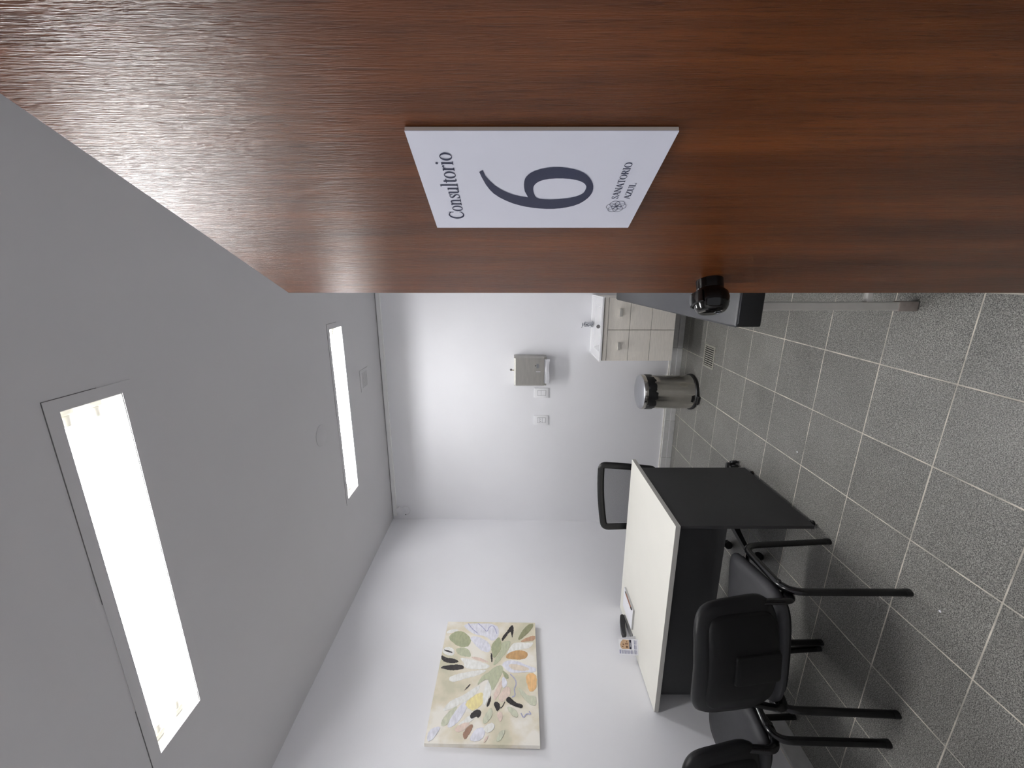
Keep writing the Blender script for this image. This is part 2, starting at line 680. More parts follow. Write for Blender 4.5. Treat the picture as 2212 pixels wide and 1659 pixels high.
# ---- the open door
DTH = math.radians(23.586)
DD = Vector((-math.sin(DTH), math.cos(DTH), 0))
DN = Vector((-math.cos(DTH), -math.sin(DTH), 0))
SIGN_O = Vector((0.1504, 0.4994, 0))           # near edge of the sign's face
DOOR_O = SIGN_O - DN * 0.006                     # same line on the door's skin
FREE, HINGE = 0.4885, -0.315
DOOR_W = FREE - HINGE
bm = new()
box(bm, 0, DOOR_W, 0, 0.036, 0.008, 2.004, 0.0012, seg=1)
door = build('door_1', bm, WOOD)
hp = DOOR_O + DD * HINGE
door.matrix_world = frame_matrix(hp, DD, -DN, UP)
tag(door, 'varnished brown wooden door standing open with a room sign', kind='structure')
# knob: axis along -y of the door's frame
kx, kz = 0.4175 - HINGE, 1.088
KM = frame_matrix(Vector((kx, 0, kz)), Vector((1, 0, 0)), Vector((0, 0, 1)), Vector((0, -1, 0)))
bm = new()
lathe(bm, [(0.0, 0.0), (0.0265, 0.0), (0.0262, 0.018), (0.0255, 0.021)], 40, KM)
lathe(bm, [(0.0255, 0.0195), (0.0275, 0.0235), (0.0335, 0.030), (0.0352, 0.040), (0.0345, 0.050),
           (0.0315, 0.060), (0.0275, 0.066), (0.0255, 0.0675), (0.0, 0.0685)], 40, KM)
knob = build('door_knob', bm, KNOB_BLACK, door, smooth=35)
tag(knob, 'glossy black round door knob')
bm = new()
lathe(bm, [(0.033, 0.028), (0.0395, 0.030), (0.0405, 0.042), (0.0400, 0.052), (0.0365, 0.0535), (0.031, 0.052),
           (0.033, 0.028)], 16, KM, a0=math.radians(48), a1=math.radians(132))
build('knob_thumb_lip', bm, KNOB_BLACK, knob, smooth=30)
bm = new()
for rr, ma in ((0.0072, CHROME),):
    KM2 = KM @ Matrix.Translation((0.004, -0.0145, 0.0672))
    lathe(bm, [(0.0072, 0.0), (0.0072, 0.0018), (0.0052, 0.0022), (0.005, 0.0012), (0.0, 0.0012)], 24, KM2)
build('key_cylinder', bm, CHROME, knob, smooth=30)
bm = new()
for z in (0.25, 1.05, 1.80):
    lathe(bm, [(0.008, z), (0.008, z + 0.09)], 12, Matrix.Translation((-0.003, 0.03, 0)))
build('hinge', bm, STEEL, door, smooth=30)

# ---- the sign on the door
SW, SH = 0.1981, 0.297
sign = empty('door_sign')
sign.matrix_world = frame_matrix(SIGN_O + DD * SW + Vector((0, 0, 1.6163)), -DD, DN, UP)
# local x: reading direction, z up from the top edge, -z down; y out of the door
tag(sign, 'white room sign with navy number 6 on the brown door', 'sign')
bm = new()
box(bm, 0, SW, -0.0055, -0.0008, -SH, 0, 0.0004, seg=1)
build('sign_board', bm, SIGN_EDGE, sign)
bm = new()
box(bm, 0.0, SW, -0.0008, 0.0, -SH, 0)
face = build('sign_face', bm, SIGN_FACE, sign)


def flat(bm, polys, y):
    for p in polys:
        vs = [bm.verts.new((q[0], y, q[1])) for q in p]
        try:
            bm.faces.new(vs)
        except ValueError:
            pass


def stroke(pts, w):
    """thick polyline as quads; w = one width or a width per point"""
    P = [Vector((p[0], p[1])) for p in pts]
    W = w if isinstance(w, (list, tuple)) else [w] * len(P)
    Lf, Rt = [], []
    for i, p in enumerate(P):
        a = P[max(0, i - 1)]
        b = P[min(len(P) - 1, i + 1)]
        t = (b - a).normalized()
        n = Vector((-t.y, t.x))
        Lf.append(p + n * W[i] / 2)
        Rt.append(p - n * W[i] / 2)
    return [[Lf[i], Lf[i + 1], Rt[i + 1], Rt[i]] for i in range(len(P) - 1)]


def ring2(cx, cy, rx, ry, wx, wy, n=28):
    out = []
    for k in range(n):
        a, b = 2 * PI * k / n, 2 * PI * (k + 1) / n
        out.append([(cx + rx * math.cos(a), cy + ry * math.sin(a)), (cx + rx * math.cos(b), cy + ry * math.sin(b)),
                    (cx + (rx - wx) * math.cos(b), cy + (ry - wy) * math.sin(b)),
                    (cx + (rx - wx) * math.cos(a), cy + (ry - wy) * math.sin(a))])
    return out


def rect2(x0, x1, y0, y1):
    return [[(x0, y0), (x1, y0), (x1, y1), (x0, y1)]]


def arc(cx, cy, rx, ry, d0, d1, n=14):
    return [(cx + rx * math.cos(math.radians(d0 + (d1 - d0) * k / n)),
             cy + ry * math.sin(math.radians(d0 + (d1 - d0) * k / n))) for k in range(n + 1)]


def vary(n, lo, hi, peak=0.5):
    return [lo + (hi - lo) * max(0, 1 - abs(k / (n - 1) - peak) / 0.5) ** 0.8 for k in range(n)]


TK, TN, SF = 0.115, 0.042, 0.045


def stem(x, y0, y1, s0=True, s1=True, half=False, w=TK):
    p = rect2(x, x + w, y0, y1)
    if s0:
        p += rect2(x - 0.065, x + w + 0.065, y0, y0 + SF)
    if s1:
        p += rect2(x - 0.065, x + (w if half else w + 0.065), y1 - SF, y1)
    return p


def glyph(ch):
    """polygons and advance width; cap height 1, x-height 0.67"""
    X = 0.67
    if ch == 'C':
        a = arc(0.45, 0.5, 0.37, 0.49, 42, 318, 24)
        return stroke(a, vary(25, TN, 0.15)) + rect2(0.70, 0.745, 0.66, 0.98) + rect2(0.715, 0.755, 0.14, 0.26), 0.82
    if ch == 'o':
        return ring2(0.30, X / 2, 0.28, X / 2 + 0.012, 0.115, 0.04), 0.62
    if ch == 'n':
        return (stem(0.08, 0, X, True, True, True) + stem(0.42, 0, 0.44, True, False) +
                stroke([(0.16, 0.50), (0.26, 0.61), (0.36, 0.645), (0.45, 0.60), (0.477, 0.43)],
                       [0.03, 0.05, 0.075, 0.11, TK]), 0.66)
    if ch == 's':
        pts = [(0.385, 0.50), (0.35, 0.60), (0.24, 0.645), (0.13, 0.60), (0.115, 0.50), (0.20, 0.40),
               (0.33, 0.31), (0.39, 0.20), (0.34, 0.07), (0.22, 0.02), (0.11, 0.06), (0.06, 0.19)]
        return (stroke(pts, [0.03, 0.04, 0.045, 0.06, 0.09, 0.115, 0.115, 0.09, 0.06, 0.045, 0.04, 0.03]) +
                rect2(0.36, 0.40, 0.46, 0.66) + rect2(0.045, 0.085, 0.0, 0.22), 0.46)
    if ch == 'u':
        return (stem(0.06, 0.22, X, False, True, True) + stem(0.41, 0.0, X, True, True, True) +
                stroke([(0.117, 0.24), (0.14, 0.08), (0.23, 0.025), (0.34, 0.06), (0.44, 0.17)],
                       [TK, 0.11, 0.075, 0.05, 0.03]), 0.64)
    if ch == 'l':
        return stem(0.09, 0, 1.06, True, True, True), 0.32
    if ch == 't':
        return (rect2(0.11, 0.225, 0.12, 0.80) + rect2(0.02, 0.36, X - 0.05, X) +
                stroke([(0.168, 0.16), (0.19, 0.05), (0.27, 0.02), (0.36, 0.07)], [TK, 0.09, 0.055, 0.03]), 0.37)
    if ch == 'r':
        return (stem(0.08, 0, X, True, True, True) +
                stroke([(0.16, 0.46), (0.25, 0.60), (0.35, 0.63), (0.42, 0.57)], [0.03, 0.05, 0.08, 0.11]), 0.45)
    if ch == 'i':
        return (stem(0.09, 0, X, True, True, True) + ring2(0.147, 0.93, 0.072, 0.072, 0.072, 0.072, 14), 0.32)
    if ch == 'S':
        pts = [(0.46, 0.76), (0.41, 0.92), (0.28, 0.965), (0.14, 0.90), (0.11, 0.76), (0.20, 0.60),
               (0.38, 0.45), (0.475, 0.29), (0.42, 0.10), (0.27, 0.03), (0.12, 0.08), (0.06, 0.28)]
        return (stroke(pts, [0.04, 0.05, 0.055, 0.075, 0.10, 0.125, 0.125, 0.10, 0.075, 0.055, 0.05, 0.04]) +
                rect2(0.44, 0.485, 0.70, 0.99) + rect2(0.04, 0.085, 0.01, 0.30), 0.60)
    if ch == 'A':
        return (stroke([(0.06, 0.02), (0.35, 1.0)], 0.05) + stroke([(0.33, 1.0), (0.66, 0.02)], 0.12) +
                rect2(0.16, 0.52, 0.30, 0.345) + rect2(-0.02, 0.17, 0, SF) + rect2(0.53, 0.76, 0, SF), 0.76)
    if ch == 'N':
        return (stem(0.09, 0, 1, True, True, w=0.05) + stem(0.62, 0.0, 1, False, True, w=0.05) +
                stroke([(0.09, 0.98), (0.66, 0.03)], 0.125), 0.78)
    if ch == 'T':
        return (stem(0.27, 0, 1, True, False, w=0.12) + rect2(0.02, 0.64, 0.945, 1.0) +
                rect2(0.02, 0.06, 0.76, 1.0) + rect2(0.60, 0.64, 0.76, 1.0), 0.68)
    if ch == 'O':
        return ring2(0.41, 0.5, 0.38, 0.51, 0.125, 0.045, 32), 0.84
    if ch == 'R':
        return (stem(0.09, 0, 1, True, True, True, w=0.12) +
                stroke([(0.2, 0.965), (0.38, 0.965), (0.50, 0.90), (0.54, 0.76), (0.49, 0.60), (0.37, 0.53), (0.2, 0.53)],
                       [0.045, 0.05, 0.085, 0.12, 0.085, 0.05, 0.045]) +
                stroke([(0.33, 0.54), (0.63, 0.02)], 0.12) + rect2(0.55, 0.74, 0, SF), 0.74)
    if ch == 'I':
        return stem(0.10, 0, 1, w=0.12), 0.34
    if ch == 'Z':
        return (rect2(0.05, 0.58, 0.95, 1.0) + rect2(0.03, 0.60, 0, 0.05) + stroke([(0.53, 0.97), (0.10, 0.03)], 0.12) +
                rect2(0.05, 0.09, 0.77, 1.0) + rect2(0.565, 0.605, 0, 0.24), 0.66)
    if ch == 'U':
        return (stem(0.09, 0.30, 1, False, True, w=0.12) + stem(0.56, 0.30, 1, False, True, w=0.05) +
                stroke([(0.15, 0.32), (0.18, 0.12), (0.34, 0.025), (0.51, 0.10), (0.585, 0.32)],
                       [0.12, 0.10, 0.05, 0.05, 0.05]), 0.74)
    if ch == 'L':
        return (stem(0.09, 0, 1, True, True, w=0.12) + rect2(0.1, 0.58, 0, 0.05) + rect2(0.54, 0.58, 0, 0.28), 0.62)
    return [], 0.3


def lettering(name, text, x0, x1, base, cap, parent, ma, y=0.0004, bold=0.0003):
    polys, pen = [], 0.0
    for ch in text:
        p, adv = glyph(ch)
        polys += [[(q[0] + pen, q[1]) for q in poly] for poly in p]
        pen += adv
    sx = (x1 - x0) / pen
    bm = new()
    for k in range(3):      # drawn three times a hair apart, as bold type
        dx, dz = ((-0.5, 0.0), (0.5, 0.0), (0.0, 0.4))[k]
        flat(bm, [[(x0 + q[0] * sx + dx * bold, base + q[1] * cap + dz * bold) for q in poly] for poly in polys], y + 0.00001 * k)
    return build(name, bm, ma, parent)


lettering('sign_lettering', 'Consultorio', 0.0262, 0.1665, -0.0455, 0.0212, sign, SIGN_INK)
lettering('sign_lettering', 'SANATORIO', 0.0755, 0.1492, -0.2616, 0.0090, sign, SIGN_INK)
lettering('sign_lettering', 'AZUL', 0.0755, 0.1100, -0.2776, 0.0083, sign, SIGN_INK)
SIX = [[0.1321, -0.0756], [0.1351, -0.0804], [0.1246, -0.0827], [0.1166, -0.0866], [0.1013, -0.0964], [0.0882, -0.1124], [0.0821, -0.1253], [0.079, -0.1384], [0.0926, -0.1333], [0.1042, -0.1317], [0.1166, -0.1321], [0.1246, -0.1349], [0.1323, -0.1414], [0.1386, -0.1544], [0.1411, -0.1708], [0.1386, -0.1877], [0.1331, -0.2019], [0.1246, -0.2119], [0.1125, -0.2197], [0.1013, -0.2233], [0.0882, -0.224], [0.0744, -0.2192], [0.0615, -0.2081], [0.0538, -0.1899], [0.0511, -0.1707], [0.0532, -0.1511], [0.0582, -0.1315], [0.068, -0.1123], [0.0836, -0.094], [0.1013, -0.0839], [0.1233, -0.0775]]
HOLE = [[0.0956, -0.1441], [0.1042, -0.1445], [0.1125, -0.1493], [0.1179, -0.1594], [0.1196, -0.1765], [0.1179, -0.194], [0.1125, -0.2071], [0.1042, -0.2138], [0.0956, -0.2139], [0.0867, -0.2115], [0.079, -0.1998], [0.075, -0.1816], [0.074, -0.1648], [0.0766, -0.1506], [0.0852, -0.1464]]


def chaikin(p, n=2, closed=True):
    for _ in range(n):
        q = []
        k = len(p)
        for i in range(k if closed else k - 1):
            a, b = p[i], p[(i + 1) % k]
            q.append((a[0] * .75 + b[0] * .25, a[1] * .75 + b[1] * .25))
            q.append((a[0] * .25 + b[0] * .75, a[1] * .25 + b[1] * .75))
        if not closed:
            q = [p[0]] + q + [p[-1]]
        p = q
    return p


def fill_with_hole(bm, outer, holes, y):
    b = bmesh.new()
    edges = []
    for loop in [outer] + holes:
        vs = [b.verts.new((q[0], y, q[1])) for q in loop]
        for i in range(len(vs)):
            edges.append(b.edges.new((vs[i], vs[(i + 1) % len(vs)])))
    bmesh.ops.triangle_fill(b, use_beauty=True, edges=edges)
    append(bm, b)


bm = new()
tip = SIX[:2]
fill_with_hole(bm, [SIX[0], SIX[1]] + chaikin(SIX[2:8], 1, False)[:-1] + [SIX[7]] + chaikin(SIX[8:], 1, False), [chaikin(HOLE, 1)], 0.0004)
build('sign_numeral', bm, SIGN_INK, sign)
bm = new()
ecx, ecz, er = 0.0576, -0.2641, 0.0071
for k in range(7):
    a = PI / 6 + k * PI / 3
    cx, cz = (ecx, ecz) if k == 6 else (ecx + er * math.cos(a), ecz + er * math.sin(a))
    flat(bm, ring2(cx, cz, er, er, 0.00062, 0.00062, 32), 0.0004 + 0.00001 * k)
build('sign_emblem', bm, SIGN_INK, sign)

# ================================================================== CEILING LIGHTS
def ceiling_light(rect, label, holders_right=True):
    x0, x1, y0, y1 = rect
    cx, cy = (x0 + x1) / 2, (y0 + y1) / 2
    t = empty('ceiling_light', (cx, cy, ZC))
    tag(t, label, 'ceiling light', 'recessed twin-tube ceiling lights')
    hw, hd, dep = (x1 - x0) / 2, (y1 - y0) / 2, 0.096
    bm = new()
    th = 0.0015
    e = 0.0008
    box(bm, -hw + e, hw - e, -hd + e, -hd + e + th, 0.0, dep)
    box(bm, -hw + e, hw - e, hd - e - th, hd - e, 0.0, dep)
    box(bm, -hw + e, -hw + e + th, -hd + e + th, hd - e - th, 0.0, dep)
    box(bm, hw - e - th, hw - e, -hd + e + th, hd - e - th, 0.0, dep)
    box(bm, -hw + e, hw - e, -hd + e, hd - e, dep, dep + th)
    build('housing', bm, ENAMEL, t)
    # flange painted with the ceiling, thin grey strips stand in for the shadow along its gap
    fo = 0.034
    bm = new()
    for (a, b, c, d) in ((-hw - fo, hw + fo, -hd - fo, -hd), (-hw - fo, hw + fo, hd, hd + fo),
                         (-hw - fo, -hw, -hd, hd), (hw, hw + fo, -hd, hd)):
        box(bm, a, b, c, d, -0.0022, 0.0)
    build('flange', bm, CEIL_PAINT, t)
    bm = new()
    s = 0.0016
    for (a, b, c, d) in ((-hw - fo - s, -hw * 0.62, -hd - fo - s, -hd - fo), (hw * 0.05, hw + fo, -hd - fo - s, -hd - fo),
                         (hw + fo, hw + fo + s, -hd - fo - s, hd * 0.2)):
        bm = new()
        box(bm, a, b, c, d, -0.0012, 0.0)
        build('gap_shadow_line', bm, SHADOW_GAP, t)
    # ballast cover between the tubes
    bm = new()
    b = bmesh.new()
    prof = [(-0.062, dep), (-0.050, dep - 0.012), (-0.018, dep - 0.020), (0.018, dep - 0.020), (0.050, dep - 0.012),
            (0.062, dep)]
    loft(b, [[(-hw + 0.004, p[0], p[1]) for p in prof], [(hw - 0.004, p[0], p[1]) for p in prof]])
    append(bm, b)
    build('ballast_cover', bm, ENAMEL, t)
    tz = 0.054
    tl = hw - 0.058
    for sy in (-0.040, 0.040):
        bm = new()
        lathe(bm, [(0.0, -tl), (0.0165, -tl), (0.0175, -tl + 0.004), (0.0175, tl - 0.004), (0.0165, tl), (0.0, tl)], 20,
              frame_matrix(Vector((0, sy, tz)), Vector((0, 1, 0)), Vector((0, 0, 1)), Vector((1, 0, 0))))
        tb = build('fluorescent_tube', bm, TUBE, t, smooth=40)
        for sx in (-1, 1):
            bm = new()
            lathe(bm, [(0.0, tl), (0.0178, tl), (0.0178, tl + 0.028), (0.015, tl + 0.031), (0.0, tl + 0.031)], 20,
                  frame_matrix(Vector((0, sy, tz)), Vector((0, sx, 0)), Vector((0, 0, 1)), Vector((sx, 0, 0))))
            hx0, hx1 = sorted((sx * (tl + 0.031), sx * (tl + 0.052)))
            box(bm, hx0, hx1, sy - 0.018, sy + 0.018, tz - 0.019, dep - 0.004, 0.003)
            build('lamp_holder', bm, HOLDER, t, smooth=35)
    bm = new()
    lathe(bm, [(0.0, 0), (0.010, 0), (0.010, 0.004), (0.0, 0.004)], 20,
          frame_matrix(Vector((hw - 0.006, 0.0, 0.060)), Vector((0, 1, 0)), Vector((0, 0, 1)), Vector((1, 0, 0))))
    build('cable_hole', bm, DARK_HOLE, t)
    return t


ceiling_light(LIGHTS[0], 'large-looking recessed twin-tube ceiling light nearest the open door')
ceiling_light(LIGHTS[1], 'recessed ceiling light farther away, near the back wall and the small vent')

# ---- small vent and round cover on the ceiling
v = empty('ceiling_vent', (-0.80, 3.165, ZC))
tag(v, 'small white slatted vent in the ceiling by the back wall', 'vent')
bm = new()
for (a, b, c, d) in ((-0.085, 0.085, -0.085, -0.060), (-0.085, 0.085, 0.060, 0.085), (-0.085, -0.060, -0.060, 0.060),
                     (0.060, 0.085, -0.060, 0.060)):
    box(bm, a, b, c, d, -0.004, 0.0)
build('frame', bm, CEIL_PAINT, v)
bm = new()
box(bm, -0.06, 0.06, -0.06, 0.06, -0.0008, 0)
build('backing', bm, SHADOW_GAP, v)
for k in range(7):
    bm = new()
    y = -0.052 + k * 0.0173
    box(bm, -0.06, 0.06, y - 0.0055, y + 0.0055, -0.0035, -0.0012)
    build('slat', bm, CEIL_PAINT, v)
bm = new()
lathe(bm, [(0.0, -0.0035), (0.066, -0.0035), (0.068, -0.002), (0.068, 0.0)], 40)
o = build('ceiling_cover_plate', bm, CEIL_PAINT, smooth=40, loc=(-0.955, 2.365, ZC))
tag(o, 'round blank cover plate on the ceiling between the two lights', 'cover plate')

# ---- junction box with a loop of cable at the top corner of the back wall
j = empty('junction_box', (-2.236, YB, 2.604))
tag(j, 'small white tilted box with a cable loop in the upper wall corner', 'junction box')
bm = new()
box(bm, -0.026, 0.026, -0.028, 0.0, -0.036, 0.036, 0.003, M=Matrix.Rotation(math.radians(52), 4, 'Y'))
build('box_body', bm, PLASTIC_WHITE, j)
bm = new()
cp = [(0.024, -0.012, -0.030), (0.045, -0.016, -0.052), (0.040, -0.018, -0.085), (0.010, -0.016, -0.104),
      (-0.030, -0.010, -0.098), (-0.050, -0.006, -0.075), (-0.053, 0.0, -0.058)]
tube(bm, [(p[0], p[1], p[2]) for p in smooth_path(cp, 0.03, 4)], 0.0035, 8)
build('cable', bm, PLASTIC_WHITE, j, smooth=50)
bm = new()
lathe(bm, [(0.0, 0), (0.006, 0), (0.006, 0.001), (0, 0.001)], 14,
      frame_matrix(Vector((-0.055, 0, -0.054)), Vector((1, 0, 0)), Vector((0, 0, 1)), Vector((0, -1, 0))))
build('wall_hole', bm, DARK_HOLE, j)

# ================================================================== DESK
DKX0, DKX1, DKY0, DKY1, DKZ = -2.364, -1.180, 1.752, 2.505, 0.705
desk = empty('office_desk', ((DKX0 + DKX1) / 2, (DKY0 + DKY1) / 2, 0))
tag(desk, 'cream-topped office desk with black side panel and modesty panel', 'desk')
ox, oy = desk.location.x, desk.location.y
bm = new()
b = bmesh.new()
box(b, DKX0 - ox, DKX1 - ox, DKY0 - oy, DKY1 - oy, DKZ - 0.025, DKZ, 0.001, seg=1)
append(bm, b)
top = build('desk_top', bm, [DESK_TOP, DESK_EDGE], desk)
for p in top.data.polygons:
    if abs(p.normal.z) < 0.5:
        p.material_index = 1
PX = -1.184
bm = new()
box(bm, PX - 0.018 - ox, PX - ox, 1.764 - oy, 2.392 - oy, 0.020, DKZ - 0.025, 0.0008, seg=1)
build('side_panel', bm, DESK_BLACK, desk)
bm = new()
box(bm, -2.338 - ox, -2.320 - ox, 1.850 - oy, 2.392 - oy, 0.020, DKZ - 0.025, 0.0008, seg=1)
build('side_panel', bm, DESK_BLACK, desk)
bm = new()
box(bm, -2.338 - ox, PX - 0.018 - ox, 1.832 - oy, 1.850 - oy, 0.405, DKZ - 0.025, 0.0008, seg=1)
build('modesty_panel', bm, DESK_BLACK, desk)
for px, ys_ in ((PX - 0.009, (1.80, 2.335)), (-2.329, (1.89, 2.335))):
    for py in ys_:
        bm = new()
        lathe(bm, [(0.0, 0.0), (0.013, 0.0), (0.013, 0.010), (0.006, 0.012), (0.006, 0.021)], 14,
              Matrix.Translation((px - ox, py - oy, 0)))
        build('glide', bm, BLACK_PLASTIC, desk, smooth=40)

# ---- notepad, pencil, stapler and leaflet on the desk
pad = empty('notepad', (-2.176, 2.300, DKZ))
tag(pad, 'white paper notepad on the desk next to the stapler', 'notepad')
bm = new()
box(bm, -0.076, 0.076, -0.104, 0.104, 0.0, 0.012, 0.0006, seg=1)
build('paper_block', bm, PAPER_EDGE, pad)
bm = new()
box(bm, -0.0762, 0.0762, -0.1042, 0.1042, 0.0122, 0.0128)
build('top_sheet', bm, PAPER, pad)
bm = new()
zz = 0.01295
for poly in (stroke([(0.052 + 0.006 * math.sin(k * 1.3), -0.09 + k * 0.006) for k in range(12)], 0.0012),
             stroke([(0.030 + 0.010 * math.sin(k * 0.9), -0.02 + k * 0.007) for k in range(10)], 0.0010)):
    for q in poly:
        try:
            bm.faces.new([bm.verts.new((a[0], a[1], zz)) for a in q])
        except ValueError:
            pass
build('handwriting', bm, PRINT_GREY, pad)
pen = empty('pencil', (-2.105, 2.290, DKZ + 0.0128))
tag(pen, 'thin brown pencil lying along the edge of the notepad', 'pencil')
PM = frame_matrix(Vector((0, 0, 0.0042)), Vector((1, 0, 0)), Vector((0, 0, 1)), Vector((0.02, 1, 0)).normalized())
bm = new()
lathe(bm, [(0.0042, -0.062), (0.0042, 0.056)], 8, PM)
build('barrel', bm, PEN_WOOD, pen, smooth=50)
bm = new()
lathe(bm, [(0.0043, 0.056), (0.0040, 0.066), (0.0026, 0.074), (0.0006, 0.082)], 8, PM)
build('tip', bm, mat('grey_pencil_tip', (110, 106, 100), 0.4), pen, smooth=50)
bm = new()
lathe(bm, [(0.0045, -0.078), (0.0045, -0.062)], 8, PM)
build('end_cap', bm, BLACK_PLASTIC, pen, smooth=50)

stp = empty('stapler', (-2.315, 2.290, DKZ), 0.10)
tag(stp, 'black stapler lying open on the desk behind the notepad', 'stapler')
bm = new()
prism(bm, [(-0.105, 0.0), (0.075, 0.0), (0.085, 0.004), (0.085, 0.010), (0.03, 0.012), (-0.105, 0.008)], -0.018, 0.018,
      frame_matrix(Vector((0, 0, 0)), Vector((0, 1, 0)), Vector((0, 0, 1)), Vector((1, 0, 0))))
build('base', bm, mat('stapler_base_grey', (110, 110, 110), 0.4), stp)
bm = new()
prism(bm, chaikin([(-0.095, 0.040), (-0.100, 0.056), (-0.075, 0.066), (0.0, 0.056), (0.075, 0.040), (0.092, 0.024), (0.085, 0.010),
                   (0.030, 0.012), (0.010, 0.020), (-0.050, 0.036)], 1), -0.017, 0.017,
      frame_matrix(Vector((0, 0, 0)), Vector((0, 1, 0)), Vector((0, 0, 1)), Vector((1, 0, 0))))
build('top_arm', bm, BLACK_PLASTIC, stp, smooth=35)
bm = new()
prism(bm, [(-0.085, 0.034), (-0.082, 0.040), (-0.040, 0.034), (0.060, 0.014), (0.060, 0.010), (0.0, 0.016)], -0.010, 0.010,
      frame_matrix(Vector((0, 0, 0)), Vector((0, 1, 0)), Vector((0, 0, 1)), Vector((1, 0, 0))))
build('magazine', bm, STEEL, stp)

lf = empty('leaflet_stand', (-2.268, 2.078, DKZ), math.radians(26))
tag(lf, 'small folded leaflet standing upright on the desk with tan picture and navy block', 'leaflet')
LW, LH, LT = 0.092, 0.118, math.radians(8)
LMX = frame_matrix(Vector((0, 0, 0.001)), Vector((1, 0, 0)), Vector((0, math.sin(LT), math.cos(LT))),
                   Vector((0, -math.cos(LT), math.sin(LT))))
bm = new()
box(bm, -LW / 2, LW / 2, 0, LH, -0.0012, 0.0, M=LMX)
build('front_sheet', bm, PAPER, lf)
bm = new()
box(bm, -LW / 2, LW / 2, 0, LH, -0.0006, 0.0006, M=frame_matrix(Vector((0, 0.052, 0.001)), Vector((1, 0, 0)),
    Vector((0, -0.033 / LH, math.sqrt(1 - (0.033 / LH) ** 2))), Vector((0, math.sqrt(1 - (0.033 / LH) ** 2), 0.033 / LH))))
build('back_sheet', bm, PAPER, lf)


def lprint(name, polys, ma, h=0.0003):
    bm = new()
    for p in polys:
        try:
            bm.faces.new([bm.verts.new(LMX @ Vector((q[0] - LW / 2, q[1], h))) for q in p])
        except ValueError:
            pass
    return build(name, bm, ma, lf)


lprint('printed_photo', [[(0.034, 0.055), (0.086, 0.055), (0.087, 0.092), (0.074, 0.104), (0.058, 0.110), (0.042, 0.106),
                          (0.032, 0.096)]], PRINT_TAN)
lprint('printed_photo_detail', rect2(0.040, 0.052, 0.062, 0.074) + rect2(0.060, 0.066, 0.060, 0.078) +
       rect2(0.056, 0.063, 0.084, 0.094) + rect2(0.070, 0.080, 0.066, 0.070) + rect2(0.044, 0.050, 0.090, 0.098) +
       rect2(0.034, 0.087, 0.0545, 0.0555), PRINT_BROWN, 0.0004)
lprint('printed_block', rect2(0.033, 0.087, 0.040, 0.053), PRINT_NAVY)
lprint('printed_lines', rect2(0.044, 0.074, 0.0475, 0.0490) + rect2(0.048, 0.070, 0.0440, 0.0455), PAPER, 0.0004)
tx = []
for c0, c1 in ((0.006, 0.029),):
    for r in range(4):
        for k in range(5):
            z = 0.030 + r * 0.019 + k * 0.0024
            tx += rect2(c0, c1 - 0.003 * ((k + r) % 2), z, z + 0.0013)
for c in range(3):
    for k in range(5):
        z = 0.008 + k * 0.0024
        tx += rect2(0.006 + c * 0.028, 0.030 + c * 0.028 - 0.003 * (k % 2), z, z + 0.0013)
lprint('printed_text', tx, PRINT_GREY)
hd = []
for r in range(4):
    hd += rect2(0.006, 0.028, 0.0425 + r * 0.019, 0.0450 + r * 0.019)
for c in range(3):
    hd += rect2(0.006 + c * 0.028, 0.030 + c * 0.028, 0.0205, 0.0230)
hd += rect2(0.006, 0.028, 0.108, 0.1135)
lprint('printed_headings', hd, PRINT_BLUE)

